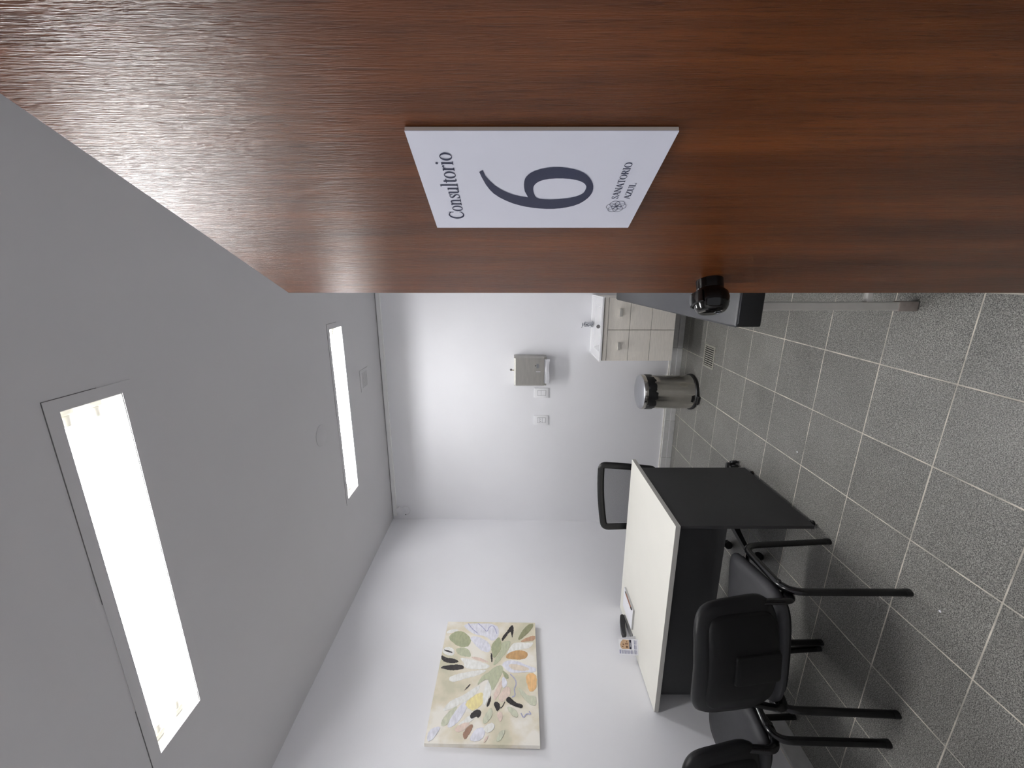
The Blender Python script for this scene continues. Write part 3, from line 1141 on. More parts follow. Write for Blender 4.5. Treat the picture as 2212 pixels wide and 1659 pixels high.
# ================================================================== VISITOR CHAIRS
def visitor_chair(label, loc, rz):
    t = empty('visitor_chair', loc, rz)
    tag(t, label, 'chair', 'black visitor chairs at the desk')
    # side frames: rear leg, rail under the seat and front leg in one bent oval tube
    for s in (-1, 1):
        bm = new()
        path = smooth_path([(s * 0.250, -0.200, 0.0), (s * 0.243, -0.185, 0.455), (s * 0.243, 0.175, 0.420),
                            (s * 0.255, 0.195, 0.0)], 0.075, 8)
        tube(bm, path, 0.0130, 14, 0.0155, side=(1, 0, 0))
        build('side_frame', bm, BLACK_METAL, t, smooth=40)
        for (fx, fy) in ((s * 0.250, -0.200), (s * 0.255, 0.195)):
            bm = new()
            lathe(bm, [(0.0, 0.0), (0.0115, 0.0), (0.0115, 0.022), (0.0, 0.022)], 12,
                  Matrix.Translation((fx, fy, 0)) @ Matrix.Diagonal((1.2, 1.4, 1, 1)))
            build('foot_cap', bm, BLACK_PLASTIC, t, smooth=40)
        bm = new()
        path = smooth_path([(s * 0.170, 0.02, 0.418), (s * 0.222, -0.140, 0.420), (s * 0.222, -0.208, 0.448),
                            (s * 0.208, -0.192, 0.570)], 0.04, 8)
        tube(bm, path, 0.009, 12, 0.017, side=(1, 0, 0))
        build('back_support', bm, BLACK_METAL, t, smooth=40)
        bm = new()
        lathe(bm, [(0.0, 0.0), (0.007, 0.0), (0.007, 0.012), (0.0, 0.014)], 10,
              frame_matrix(Vector((s * 0.250, -0.135, 0.452)), Vector((0, 1, 0)), Vector((0, 0, 1)), Vector((s, 0, 0))))
        build('bolt', bm, BLACK_PLASTIC, t, smooth=40)
    bm = new()
    for y in (-0.12, 0.13):
        tube(bm, [(-0.236, y, 0.421), (0.236, y, 0.421)], 0.008, 10)
    build('cross_bar', bm, BLACK_METAL, t, smooth=40)

    def sf(q):
        z = q.z
        f = (q.y + 0.22) / 0.44
        z -= 0.030 * max(0, f - 0.72) ** 1.3 / 0.28 ** 1.3
        z += 0.010 * (abs(q.x) / 0.235) ** 2
        return Vector((q.x, q.y, z))
    out = superellipse(0.470, 0.430, 5.0, 56, -0.03)
    bm = new()
    cushion(bm, out, [(0.020, 0.440), (0.002, 0.450), (0.0, 0.466), (0.006, 0.479), (0.022, 0.488), (0.06, 0.491),
                      (0.13, 0.490)], sf)
    build('seat', bm, BLACK_SEAT, t, smooth=60)
    bm = new()
    cushion(bm, superellipse(0.448, 0.410, 5.0, 40), [(0.03, 0.428), (0.004, 0.434), (0.004, 0.446)], sf)
    build('seat_pan', bm, BLACK_SHELL, t, smooth=40)
    # backrest: local plane x right, y up, z towards the sitter
    lean = math.radians(9)
    BM = frame_matrix(Vector((0.008, -0.252, 0.660)), Vector((1, 0, 0)), Vector((0, -math.sin(lean), math.cos(lean))),
                      Vector((0, math.cos(lean), math.sin(lean))))

    def bf(q):
        return Vector((q.x, q.y, q.z + 0.9 * q.x * q.x * 0.9 + 0.10 * (q.y / 0.18) ** 2 * 0.06))
    out = superellipse(0.470, 0.345, 4.6, 60, 0.0)
    out = [(x * (0.965 + 0.035 * min(1, max(-1, -y / 0.17))), y) for x, y in out]
    bm = new()
    cushion(bm, out, [(0.035, -0.014), (0.010, -0.012), (0.0, 0.0), (0.001, 0.014), (0.012, 0.030), (0.035, 0.038),
                      (0.08, 0.041)], bf, BM)
    build('back_cushion', bm, BLACK_VINYL, t, smooth=60)
    out2 = superellipse(0.372, 0.286, 6.0, 60)
    bm = new()
    cushion(bm, out2, [(0.0, -0.010), (0.003, -0.020), (0.010, -0.026), (0.05, -0.027)], bf,
            BM @ Matrix.Translation((0, -0.012, 0)))
    sh = build('back_shell', bm, BLACK_SHELL, t, smooth=40)
    bm = new()
    cushion(bm, rounded_rect(0.118, 0.190, 0.012), [(0.0, -0.024), (0.004, -0.034), (0.012, -0.036)], bf,
            BM @ Matrix.Translation((-0.012, -0.060, 0)))
    build('raised_plate', bm, BLACK_SHELL, sh, smooth=40)
    return t


visitor_chair('black padded visitor chair in front of the desk, its whole backrest in view',
              (-1.437, 1.453, 0), math.radians(9.4))
visitor_chair('black padded visitor chair by the painting wall, mostly out of the picture',
              (-2.030, 1.437, 0), math.radians(-5.6))

# ================================================================== OFFICE CHAIR BEHIND THE DESK
oc = empty('office_chair', (-1.487, 2.376, 0), math.radians(8))
tag(oc, 'black office chair with a mesh back pulled up behind the desk', 'chair')
base_a = math.atan2(2.108 - 2.376, -1.637 + 1.487) - math.radians(8)
bm = new()
lathe(bm, [(0.0, 0.075), (0.042, 0.075), (0.046, 0.095), (0.036, 0.125), (0.0, 0.125)], 24)
hub = build('base_hub', bm, BLACK_PLASTIC, oc, smooth=40)
for k in range(5):
    a = base_a + k * 2 * PI / 5
    c, s = math.cos(a), math.sin(a)
    bm = new()
    A = frame_matrix(Vector((0, 0, 0)), Vector((c, s, 0)), Vector((-s, c, 0)), Vector((0, 0, 1)))
    rings = []
    for (r, w, z0, z1) in ((0.03, 0.026, 0.080, 0.122), (0.16, 0.021, 0.076, 0.104), (0.29, 0.015, 0.064, 0.080),
                           (0.312, 0.012, 0.062, 0.074)):
        rings.append([A @ Vector((r, -w, z0)), A @ Vector((r, w, z0)), A @ Vector((r, w * 0.7, z1)), A @ Vector((r, -w * 0.7, z1))])
    loft(bm, rings)
    build('base_arm', bm, BLACK_PLASTIC, oc, smooth=30)
    bm = new()
    ca = a + 0.9 * k
    cc, cs = math.cos(ca), math.sin(ca)
    for sgn in (-1, 1):
        ax = Vector((-cs, cc, 0))
        lathe(bm, [(0.0, 0.0), (0.018, 0.0), (0.025, 0.004), (0.026, 0.012), (0.022, 0.017), (0.0, 0.018)], 20,
              frame_matrix(Vector((c * 0.300, s * 0.300, 0.0265)) + ax * 0.004 * sgn, Vector((0, 0, 1)), Vector((cc, cs, 0)),
                           ax * sgn))
    lathe(bm, [(0.010, 0.046), (0.010, 0.066)], 10, Matrix.Translation((c * 0.300, s * 0.300, 0)))
    box(bm, -0.012, 0.022, -0.005, 0.005, 0.020, 0.054, 0.003,
        M=frame_matrix(Vector((c * 0.300, s * 0.300, 0)), Vector((cc, cs, 0)), Vector((-cs, cc, 0)), Vector((0, 0, 1))))
    build('caster', bm, BLACK_PLASTIC, oc, smooth=40)
bm = new()
lathe(bm, [(0.026, 0.12), (0.026, 0.26), (0.015, 0.262), (0.015, 0.40)], 20)
build('gas_column', bm, BLACK_METAL, oc, smooth=40)
bm = new()
box(bm, -0.11, 0.11, -0.13, 0.13, 0.39, 0.415, 0.006)
build('seat_mechanism', bm, BLACK_METAL, oc, smooth=40)
bm = new()
cushion(bm, superellipse(0.47, 0.46, 4.5, 48), [(0.03, 0.415), (0.004, 0.425), (0.0, 0.450), (0.012, 0.468), (0.05, 0.474)])
build('seat', bm, BLACK_SEAT, oc, smooth=60)
bm = new()
tube(bm, smooth_path([(0, 0.06, 0.405), (0, 0.24, 0.415), (0, 0.268, 0.56)], 0.06, 6), 0.028, 10, 0.010, side=(1, 0, 0))
build('back_bracket', bm, BLACK_PLASTIC, oc, smooth=40)
# back frame: rounded trapezoid ring, slightly curved round the sitter
def bpt(x, z):
    return Vector((x, 0.255 + 0.10 * (z - 0.5) * 0.6 - 0.55 * x * x * 0.8, z))
prof = [(-0.210, 0.50), (-0.222, 0.70), (-0.229, 0.838), (0.229, 0.866), (0.220, 0.70), (0.203, 0.50)]
ring = []
full = [Vector((p[0], 0, p[1])) for p in prof]
closed = full[2:] + full[:3]
rp = smooth_path([full[-1]] + full + [full[0]], 0.032, 5)[1:-1]
dense = []
for a, b in zip(rp, rp[1:] + rp[:1]):
    n = max(1, int((b - a).length / 0.05))
    for k in range(n):
        dense.append(a.lerp(b, k / n))
pts = [bpt(p.x, p.z + 0.010 * (1 - (p.x / 0.25) ** 2) * (1 if p.z > 0.8 else 0)) for p in dense]
ringsv = []
for i, p in enumerate(pts):
    tdir = (pts[(i + 1) % len(pts)] - pts[i - 1]).normalized()
    out_d = tdir.cross(Vector((0, 1, 0))).normalized()
    yy = Vector((0, 1, 0))
    ringsv.append([p + out_d * (0.0240 * math.cos(2 * PI * k / 10)) + yy * (0.013 * math.sin(2 * PI * k / 10)) for k in range(10)])
bm = new()
loft(bm, ringsv + [ringsv[0]], False, False)
build('back_frame', bm, BLACK_PLASTIC, oc, smooth=50)
bm = new()
nx, nz = 14, 10
grid = []
for jz in range(nz + 1):
    z0 = 0.50 + (0.848 - 0.50) * jz / nz
    hwid = 0.206 + 0.020 * jz / nz
    grid.append([bm.verts.new(bpt(-hwid + 2 * hwid * i / nx, z0 + (0.012 * (i / nx - 0.2) if jz == nz else 0))) for i in range(nx + 1)])
for a, b in zip(grid[:-1], grid[1:]):
    for i in range(nx):
        bm.faces.new((a[i], a[i + 1], b[i + 1], b[i]))
build('mesh_back', bm, MESH_FABRIC, oc, smooth=60)

# ================================================================== PAINTING
pa = empty('painting', (xl(1.65), 1.940, 1.645))
tag(pa, 'unframed abstract floral canvas in sage, beige, ochre and black on the wall', 'painting')
PYC, PZC = 1.940, 1.645
PCOL = {'lilac': (208, 208, 216), 'offwhite': (222, 219, 212), 'sage': (152, 156, 126), 'sage2': (172, 176, 150),
        'sage3': (134, 134, 104), 'sage4': (186, 188, 168), 'pink': (206, 188, 176), 'tan': (176, 142, 116), 'ochre': (178, 142, 98),
        'beige': (205, 194, 180), 'orange': (212, 172, 122), 'black': (46, 42, 42), 'yellow': (222, 205, 150),
        'brown': (142, 112, 94), 'line': (160, 160, 186)}


def lift(c, f=1.30):
    out = []
    for v in lin(c)[:3]:
        v = min(0.93, v * f)
        out.append(255 * (v * 12.92 if v <= 0.0031308 else 1.055 * v ** (1 / 2.4) - 0.055))
    return out


PMAT = {k: mat('paint_' + k, lift(c) if k != 'black' else c, 0.6, var=0.13 if k != 'black' else 0.5, scale=30, bump=0.4, bscale=120,
               stretch=(1, 1, 2.6)) for k, c in PCOL.items()}
CANVAS = mat('canvas_beige_wash', lift((206, 200, 183)), 0.75, var=0.10, scale=6, bump=0.15, bscale=500)
_nt = CANVAS.node_tree
_rp = [n for n in _nt.nodes if n.type == 'VALTORGB'][0].color_ramp
_rp.elements[0].color = lin(lift((190, 186, 164)))
_rp.elements[0].position = 0.36
_rp.elements[1].color = lin(lift((220, 216, 207)))
_rp.elements[1].position = 0.62
_mid = _rp.elements.new(0.48)
_mid.color = lin(lift((206, 198, 178)))
ty0, ty1 = 1.5555, 2.328
cpts = [(2.333, 1.943), (2.322, 1.341), (1.556, 1.356), (1.566, 1.951)]
bm = new()
b = bmesh.new()
loft(b, [[(0.004, p[0] - PYC, p[1] - PZC) for p in cpts], [(0.0285, p[0] - PYC, p[1] - PZC) for p in cpts]])
append(bm, b)
canvas = build('canvas', bm, CANVAS, pa)
STROKES = [
('p','lilac',[[2.296,1.842],[2.318,1.796],[2.318,1.598],[2.217,1.583],[2.168,1.628],[2.217,1.678],[2.224,1.75]]),
('p','offwhite',[[2.252,1.943],[2.27,1.906],[2.267,1.851],[2.245,1.89],[2.231,1.936]]),
('p','offwhite',[[2.122,1.943],[2.135,1.904],[2.109,1.866],[2.07,1.867],[2.07,1.906],[2.09,1.943]]),
('p','sage',[[2.203,1.926],[2.249,1.891],[2.256,1.838],[2.217,1.785],[2.182,1.767],[2.135,1.777],[2.128,1.823],[2.148,1.871]]),
('p','sage2',[[2.115,1.867],[2.132,1.823],[2.115,1.775],[2.058,1.753],[2.061,1.792],[2.074,1.839]]),
('p','lilac',[[2.203,1.784],[2.217,1.738],[2.182,1.67],[2.148,1.639],[2.096,1.637],[2.09,1.67],[2.122,1.718],[2.162,1.751]]),
('l','line',[[2.318,1.802],[2.274,1.773],[2.236,1.73]]),
('l','line',[[2.318,1.734],[2.281,1.695],[2.241,1.668],[2.296,1.653],[2.296,1.622],[2.231,1.601]]),
('p','offwhite',[[2.058,1.837],[2.046,1.768],[2.021,1.688],[2.003,1.632],[1.979,1.647],[1.973,1.728],[1.985,1.795],[2.015,1.793]]),
('p','offwhite',[[1.927,1.879],[1.947,1.823],[1.967,1.728],[1.976,1.641],[1.939,1.693],[1.916,1.776],[1.894,1.837],[1.899,1.87]]),
('p','pink',[[2.064,1.759],[2.052,1.69],[2.015,1.63],[2.03,1.7],[2.046,1.746]]),
('p','offwhite',[[2.148,1.506],[2.168,1.471],[2.162,1.401],[2.168,1.354],[2.122,1.385],[2.115,1.437],[2.102,1.494],[2.058,1.545]]),
('p','sage',[[2.142,1.636],[2.189,1.606],[2.21,1.583],[2.168,1.57],[2.115,1.569],[2.07,1.596],[2.046,1.617],[2.102,1.631]]),
('p','sage2',[[2.168,1.57],[2.182,1.506],[2.128,1.517],[2.07,1.551],[2.015,1.588],[1.997,1.621],[2.052,1.601],[2.109,1.569]]),
('p','black',[[2.168,1.57],[2.21,1.565],[2.245,1.536],[2.303,1.506],[2.3,1.491],[2.252,1.488],[2.186,1.5],[2.252,1.506],[2.238,1.524],[2.203,1.541]]),
('p','sage3',[[2.172,1.468],[2.245,1.44],[2.311,1.389],[2.315,1.346],[2.259,1.373],[2.21,1.417]]),
('p','tan',[[2.165,1.453],[2.196,1.417],[2.224,1.345],[2.182,1.344],[2.172,1.4]]),
('p','ochre',[[2.052,1.545],[2.09,1.523],[2.109,1.466],[2.102,1.414],[2.077,1.395],[2.046,1.416],[2.039,1.461],[2.046,1.511]]),
('p','lilac',[[2.009,1.566],[2.036,1.533],[2.036,1.472],[1.997,1.401],[1.985,1.352],[1.956,1.354],[1.956,1.43],[1.95,1.511],[1.979,1.543]]),
('p','beige',[[2.009,1.527],[2.012,1.478],[1.985,1.396],[1.967,1.391],[1.962,1.457],[1.979,1.511]]),
('p','orange',[[1.944,1.422],[1.956,1.351],[1.851,1.355],[1.83,1.397],[1.877,1.411]]),
('p','black',[[2.112,1.947],[2.109,1.912],[2.09,1.872],[2.086,1.891]]),
('p','black',[[2.077,1.947],[2.052,1.914],[2.049,1.864],[2.024,1.821],[2.015,1.87],[2.021,1.915],[2.046,1.944]]),
('p','black',[[1.985,1.945],[2.003,1.907],[2.009,1.82],[1.994,1.793],[1.976,1.794],[1.967,1.863],[1.976,1.908]]),
('p','black',[[2.096,1.634],[2.064,1.621],[2.009,1.624],[2.058,1.635]]),
('p','sage2',[[1.867,1.708],[1.927,1.687],[1.962,1.635],[1.985,1.615],[2.009,1.566],[1.973,1.549],[1.939,1.564],[1.894,1.584],[1.83,1.613],[1.877,1.631],[1.916,1.643],[1.899,1.679]]),
('p','sage',[[1.979,1.565],[1.939,1.519],[1.908,1.521],[1.922,1.548]]),
('p','offwhite',[[1.788,1.848],[1.809,1.785],[1.867,1.708],[1.877,1.678],[1.809,1.714],[1.768,1.78],[1.734,1.845],[1.725,1.888]]),
('p','sage4',[[1.673,1.884],[1.729,1.845],[1.763,1.8],[1.715,1.813],[1.655,1.843],[1.646,1.875]]),
('p','lilac',[[1.65,1.845],[1.701,1.831],[1.759,1.789],[1.788,1.757],[1.749,1.748],[1.692,1.771],[1.65,1.809],[1.639,1.836]]),
('p','offwhite',[[1.673,1.769],[1.71,1.729],[1.696,1.694],[1.664,1.73],[1.65,1.795]]),
('p','black',[[1.701,1.733],[1.725,1.716],[1.739,1.683],[1.715,1.664],[1.687,1.684],[1.701,1.695],[1.68,1.722]]),
('p','yellow',[[1.763,1.767],[1.799,1.738],[1.837,1.675],[1.819,1.661],[1.773,1.66],[1.744,1.688],[1.727,1.716],[1.746,1.748]]),
('p','pink',[[1.633,1.812],[1.664,1.768],[1.671,1.721],[1.633,1.745],[1.615,1.781]]),
('p','brown',[[1.606,1.761],[1.641,1.742],[1.664,1.711],[1.637,1.708],[1.602,1.728],[1.579,1.744]]),
('p','lilac',[[1.585,1.722],[1.633,1.698],[1.646,1.657],[1.628,1.637],[1.581,1.652],[1.572,1.702]]),
('p','offwhite',[[1.84,1.665],[1.91,1.643],[1.877,1.626],[1.83,1.618],[1.788,1.636],[1.749,1.654],[1.788,1.667]]),
('p','pink',[[1.809,1.609],[1.861,1.588],[1.916,1.558],[1.856,1.557],[1.809,1.581],[1.783,1.601]]),
('p','pink',[[1.793,1.581],[1.845,1.557],[1.872,1.526],[1.851,1.505],[1.814,1.51],[1.793,1.535],[1.773,1.56]]),
('p','lilac',[[1.899,1.563],[1.933,1.553],[1.899,1.526],[1.872,1.531],[1.851,1.552]]),
('l','line',[[1.944,1.511],[1.91,1.479],[1.877,1.474],[1.851,1.49],[1.814,1.479],[1.804,1.5]]),
('p','black',[[1.749,1.644],[1.783,1.636],[1.819,1.62],[1.783,1.618],[1.749,1.634]]),
('p','black',[[1.763,1.605],[1.783,1.591],[1.768,1.57],[1.744,1.564],[1.72,1.583],[1.744,1.592]]),
('p','black',[[1.783,1.538],[1.811,1.525],[1.799,1.505],[1.771,1.48],[1.763,1.437],[1.739,1.443],[1.751,1.48],[1.763,1.51]]),
('l','black',[[1.744,1.567],[1.744,1.557],[1.778,1.54]]),
('p','sage4',[[1.867,1.474],[1.845,1.438],[1.809,1.408],[1.814,1.362],[1.754,1.361],[1.759,1.4],[1.809,1.444]]),
('p','pink',[[1.715,1.586],[1.729,1.564],[1.71,1.551],[1.678,1.553],[1.666,1.569]]),
('p','sage4',[[1.749,1.53],[1.749,1.505],[1.725,1.47],[1.692,1.466],[1.696,1.49],[1.72,1.515]]),
('p','sage4',[[1.715,1.642],[1.749,1.619],[1.725,1.603],[1.682,1.616],[1.655,1.652],[1.682,1.659]]),
('p','offwhite',[[1.637,1.661],[1.669,1.615],[1.659,1.591],[1.633,1.594],[1.611,1.626]]),
('p','pink',[[1.564,1.651],[1.594,1.639],[1.606,1.621],[1.581,1.629]]),
('p','sage4',[[1.581,1.583],[1.624,1.566],[1.633,1.533],[1.594,1.546],[1.568,1.573]]),
('l','line',[[1.715,1.451],[1.687,1.437],[1.715,1.422],[1.706,1.393],[1.725,1.406]]),
('p','lilac',[[1.611,1.944],[1.641,1.922],[1.65,1.878],[1.615,1.889],[1.577,1.914],[1.572,1.937]]),
('p','black',[[1.835,1.78],[1.861,1.765],[1.888,1.742],[1.867,1.75]]),
]

for k, (kind, c, pts) in enumerate(STROKES):
    bm = new()
    h = 0.0287 + 0.00003 * k
    if kind == 'p':
        q = chaikin([tuple(p) for p in pts], 3)
        q = [(p[0] + random.uniform(-0.0016, 0.0016), p[1] + random.uniform(-0.0016, 0.0016)) for p in q]
        b = bmesh.new()
        cy = sum(p[0] for p in q) / len(q)
        cz = sum(p[1] for p in q) / len(q)
        q = [(max(1.5600, min(2.328, p[0])), max(1.346, min(1.946, p[1]))) for p in q]
        r0 = [(h, p[0] - PYC, p[1] - PZC) for p in q]
        r1 = [(h + 0.0005, cy + (p[0] - cy) * 0.96 - PYC, cz + (p[1] - cz) * 0.96 - PZC) for p in q]
        vr = loft(b, [r0, r1], False, True)
        append(bm, b)
    else:
        q = chaikin([tuple(p) for p in pts], 2, False)
        for quad in stroke(q, 0.0055 if c == 'line' else 0.004):
            try:
                bm.faces.new([bm.verts.new((h + 0.0004, a[0] - PYC, a[1] - PZC)) for a in quad])
            except ValueError:
                pass
    build('brush_stroke', bm, PMAT[c], pa)

# ================================================================== BACK WALL: SINK CABINET
VX0, VX1, VYF, VZ0, VZ1 = -0.656, -0.166, 3.190, 0.238, 0.802
cab = empty('sink_cabinet', ((VX0 + VX1) / 2, (VYF + YB) / 2, VZ0))
tag(cab, 'pale wood wall-hung sink cabinet with two grooved doors', 'cabinet')
ox, oy, oz = cab.location
bm = new()
ztop = VZ1 - oz - 0.004
box(bm, VX0 - ox, VX0 + 0.016 - ox, VYF + 0.018 - oy, YB - oy, 0, ztop)
box(bm, VX1 - 0.016 - ox, VX1 - ox, VYF + 0.018 - oy, YB - oy, 0, ztop)
box(bm, VX0 + 0.016 - ox, VX1 - 0.016 - ox, VYF + 0.018 - oy, YB - oy, 0, 0.016)
box(bm, VX0 + 0.016 - ox, VX1 - 0.016 - ox, YB - 0.012 - oy, YB - oy, 0.016, ztop)
body = build('cabinet_body', bm, ASH, cab)
bm = new()
box(bm, VX0 - ox, VX1 - ox, VYF + 0.001 - oy, VYF + 0.018 - oy, 0.7595 - oz, 0.789 - oz)
build('top_rail', bm, ASH, cab)
bm = new()
box(bm, VX0 + 0.002 - ox, VX1 - 0.002 - ox, VYF + 0.008 - oy, VYF + 0.018 - oy, 0.789 - oz, 0.7985 - oz)
build('gap_shade_strip', bm, GAP_DARK, cab)  # no real rail: grey strip painted as the shade under the sink top
zr = [0.238, 0.421, 0.588, 0.757]
xm = -0.412
for (a, c) in ((VX0, xm - 0.0018), (xm + 0.0018, VX1)):
    bm = new()
    box(bm, a - ox, c - ox, VYF + 0.006 - oy, VYF + 0.0175 - oy, 0.0, 0.757 - oz)
    dr = build('cabinet_door', bm, GAP_DARK, cab)
    for z0, z1 in zip(zr[:-1], zr[1:]):
        bm = new()
        box(bm, a - ox, c - ox, VYF - oy, VYF + 0.0062 - oy, z0 + 0.0018 - oz, z1 - 0.0018 - oz, 0.0006, seg=1)
        build('door_panel', bm, ASH, dr)
    hx = -0.278 if a > -0.5 else -0.538
    bm = new()
    box(bm, hx - 0.030 - ox, hx + 0.030 - ox, VYF - 0.022 - oy, VYF - 0.008 - oy, 0.655 - oz, 0.677 - oz, 0.002)
    box(bm, hx - 0.022 - ox, hx - 0.014 - ox, VYF - 0.010 - oy, VYF + 0.001 - oy, 0.662 - oz, 0.670 - oz)
    box(bm, hx + 0.014 - ox, hx + 0.022 - ox, VYF - 0.010 - oy, VYF + 0.001 - oy, 0.662 - oz, 0.670 - oz)
    build('handle', bm, HANDLE, dr)

# sink top with a moulded basin
sx0, sx1, sy0, sy1, sz = -0.664, -0.160, 3.172, YB, 0.812
snk = empty('wash_basin', ((sx0 + sx1) / 2, (sy0 + sy1) / 2, 0.788))
tag(snk, 'white moulded sink top with rectangular basin on the pale cabinet', 'sink')
ox, oy, oz = snk.location
bx0_, bx1_, by0_, by1_ = -0.592, -0.244, 3.235, 3.462
O = [(sx0, sy0), (sx1, sy0), (sx1, sy1), (sx0, sy1)]
Hh = [(bx0_, by0_), (bx1_, by0_), (bx1_, by1_), (bx0_, by1_)]
Bt = [(bx0_ + 0.045, by0_ + 0.02), (bx1_ - 0.045, by0_ + 0.02), (bx1_ - 0.045, by1_ - 0.018), (bx0_ + 0.045, by1_ - 0.018)]


def loop(b, L_, z):
    return [b.verts.new((p[0] - ox, p[1] - oy, z - oz)) for p in L_]


b = bmesh.new()
l0 = loop(b, O, 0.799)
l1 = loop(b, O, sz)
l1i = loop(b, [(p[0] * 1, p[1]) for p in [(sx0 + 0.012, sy0 + 0.012), (sx1 - 0.012, sy0 + 0.012), (sx1 - 0.012, sy1 - 0.004), (sx0 + 0.012, sy1 - 0.004)]], sz)
l2 = loop(b, [(sx0 + 0.018, sy0 + 0.018), (sx1 - 0.018, sy0 + 0.018), (sx1 - 0.018, sy1 - 0.006), (sx0 + 0.018, sy1 - 0.006)], sz - 0.004)
l3 = loop(b, Hh, sz - 0.005)
l4 = loop(b, Bt, sz - 0.095)
l5 = loop(b, [(p[0], p[1]) for p in Bt], sz - 0.100)
lu = loop(b, Hh, 0.786)
for A_, B_ in ((l0, l1), (l1, l1i), (l1i, l2), (l2, l3), (l3, l4)):
    for i in range(4):
        b.faces.new((A_[i], A_[(i + 1) % 4], B_[(i + 1) % 4], B_[i]))
b.faces.new(l4)
bm = new()
append(bm, b)
basin = build('basin_top', bm, CERAMIC, snk)
bm = new()
lathe(bm, [(0.0, 0.0), (0.016, 0.0), (0.016, 0.002), (0.0, 0.002)], 20,
      frame_matrix(Vector((-0.418 - ox, by1_ - 0.0045 - oy, 0.776 - oz)), Vector((1, 0, 0)), Vector((0, 0.19, 1)).normalized(),
                   Vector((0, -1, 0.19)).normalized()))
build('overflow_hole', bm, SHADOW_GAP, snk)
bm = new()
lathe(bm, [(0.0, 0.0), (0.022, 0.0), (0.020, 0.004), (0.0, 0.003)], 20, Matrix.Translation((-0.418 - ox, 3.35 - oy, sz - 0.095 - oz)))
build('drain_ring', bm, CHROME, snk)

# faucet
fa = empty('faucet', (-0.408, 3.530, 0.808))
tag(fa, 'chrome single-lever faucet on the white sink', 'faucet')
bm = new()
lathe(bm, [(0.0, 0.0), (0.026, 0.0), (0.026, 0.006), (0.021, 0.010), (0.021, 0.060), (0.023, 0.064), (0.020, 0.074), (0.0, 0.076)], 24)
build('faucet_body', bm, CHROME, fa, smooth=35)
bm = new()
tube(bm, smooth_path([(0, -0.010, 0.040), (0, -0.075, 0.052), (0, -0.115, 0.046), (0, -0.120, 0.028)], 0.02, 5), 0.011, 14, 0.010)
build('spout', bm, CHROME, fa, smooth=50)
bm = new()
box(bm, -0.011, 0.011, -0.055, 0.022, 0.080, 0.092, 0.004, M=Matrix.Rotation(math.radians(-10), 4, 'X'))
tube(bm, [(0.0, -0.045, 0.094), (-0.022, -0.055, 0.104)], 0.003, 8)
build('lever', bm, CHROME, fa, smooth=35)

# ---- paper towel dispenser
td = empty('towel_dispenser', (-0.815, YB, 1.22))
tag(td, 'brushed steel paper towel dispenser on the back wall', 'dispenser')
W_, D_, H_ = 0.132, 0.112, 0.262
bm = new()
b = bmesh.new()
out = [(-W_, 0.0), (-W_, -D_ + 0.020), (-W_ + 0.012, -D_), (W_ - 0.012, -D_), (W_, -D_ + 0.020), (W_, 0.0)]
loft(b, [[(p[0], p[1], 0.0) for p in out], [(p[0], p[1], H_ - 0.014) for p in out],
         [(p[0] * 0.985, p[1] * 0.90, H_) for p in out]])
append(bm, b)
build('cover', bm, STEEL, td)
bm = new()
box(bm, -W_ + 0.004, W_ - 0.004, -D_ + 0.016, -0.002, -0.022, 0.0, 0.002)
build('base_tray', bm, STEEL, td)
bm = new()
b = bmesh.new()
rings = []
for z, dy in ((0.004, 0.0), (-0.020, -0.004), (-0.046, 0.004)):
    rings.append([(-0.108 + 0.216 * k / 8, -D_ + 0.010 + dy + 0.003 * math.sin(k * 1.1), z - (0.004 * math.sin(k * 0.9) if z < -0.03 else 0)) for k in range(9)])
for q in (0.0, 0.0012):
    loft(b, [[(p[0], p[1] + q, p[2]) for p in r] for r in rings], False, False, False)
append(bm, b)
build('paper_towel', bm, PAPER, td)
bm = new()
box(bm, -0.020, 0.020, -0.0006, 0.0012, -0.0025, 0.0025, M=Matrix.Translation((0.0, -D_ - 0.0008, 0.052)) @ Matrix.Rotation(PI / 2, 4, 'Y'))
build('level_slot', bm, PAPER, td)
bm = new()
for poly in ([(0.048, 0.074), (0.058, 0.068), (0.056, 0.082), (0.050, 0.080)],):
    bm.faces.new([bm.verts.new((p[0], -D_ - 0.0006, p[1])) for p in poly])
build('printed_mark', bm, DARK_HOLE, td)
bm = new()
for r in rect2(0.030, 0.072, 0.058, 0.066) + rect2(0.032, 0.070, 0.050, 0.055) + rect2(0.038, 0.064, 0.044, 0.0475):
    bm.faces.new([bm.verts.new((p[0], -D_ - 0.0005, p[1])) for p in r])
build('printed_mark', bm, mat('faded_blue_print', (118, 124, 130), 0.5), td)
bm = new()
lathe(bm, [(0.0, 0.0), (0.007, 0.0), (0.007, 0.006), (0.0, 0.006)], 14, Matrix.Translation((0.008, -0.085, H_ - 0.004)))
box(bm, 0.004, 0.012, -0.0865, -0.0835, H_, H_ + 0.018)
key = build('key', bm, BRASS, td)
bm = new()
lathe(bm, [(0.006, -0.0015), (0.0105, -0.0015), (0.0105, 0.0015), (0.006, 0.0015), (0.006, -0.0015)], 16,
      frame_matrix(Vector((0.012, -0.085, H_ + 0.026)), Vector((1, 0, 0)), Vector((0, 0, 1)), Vector((0, -1, 0))))
build('key_bow', bm, mat('grey_key_head', (120, 116, 116), 0.4), key)


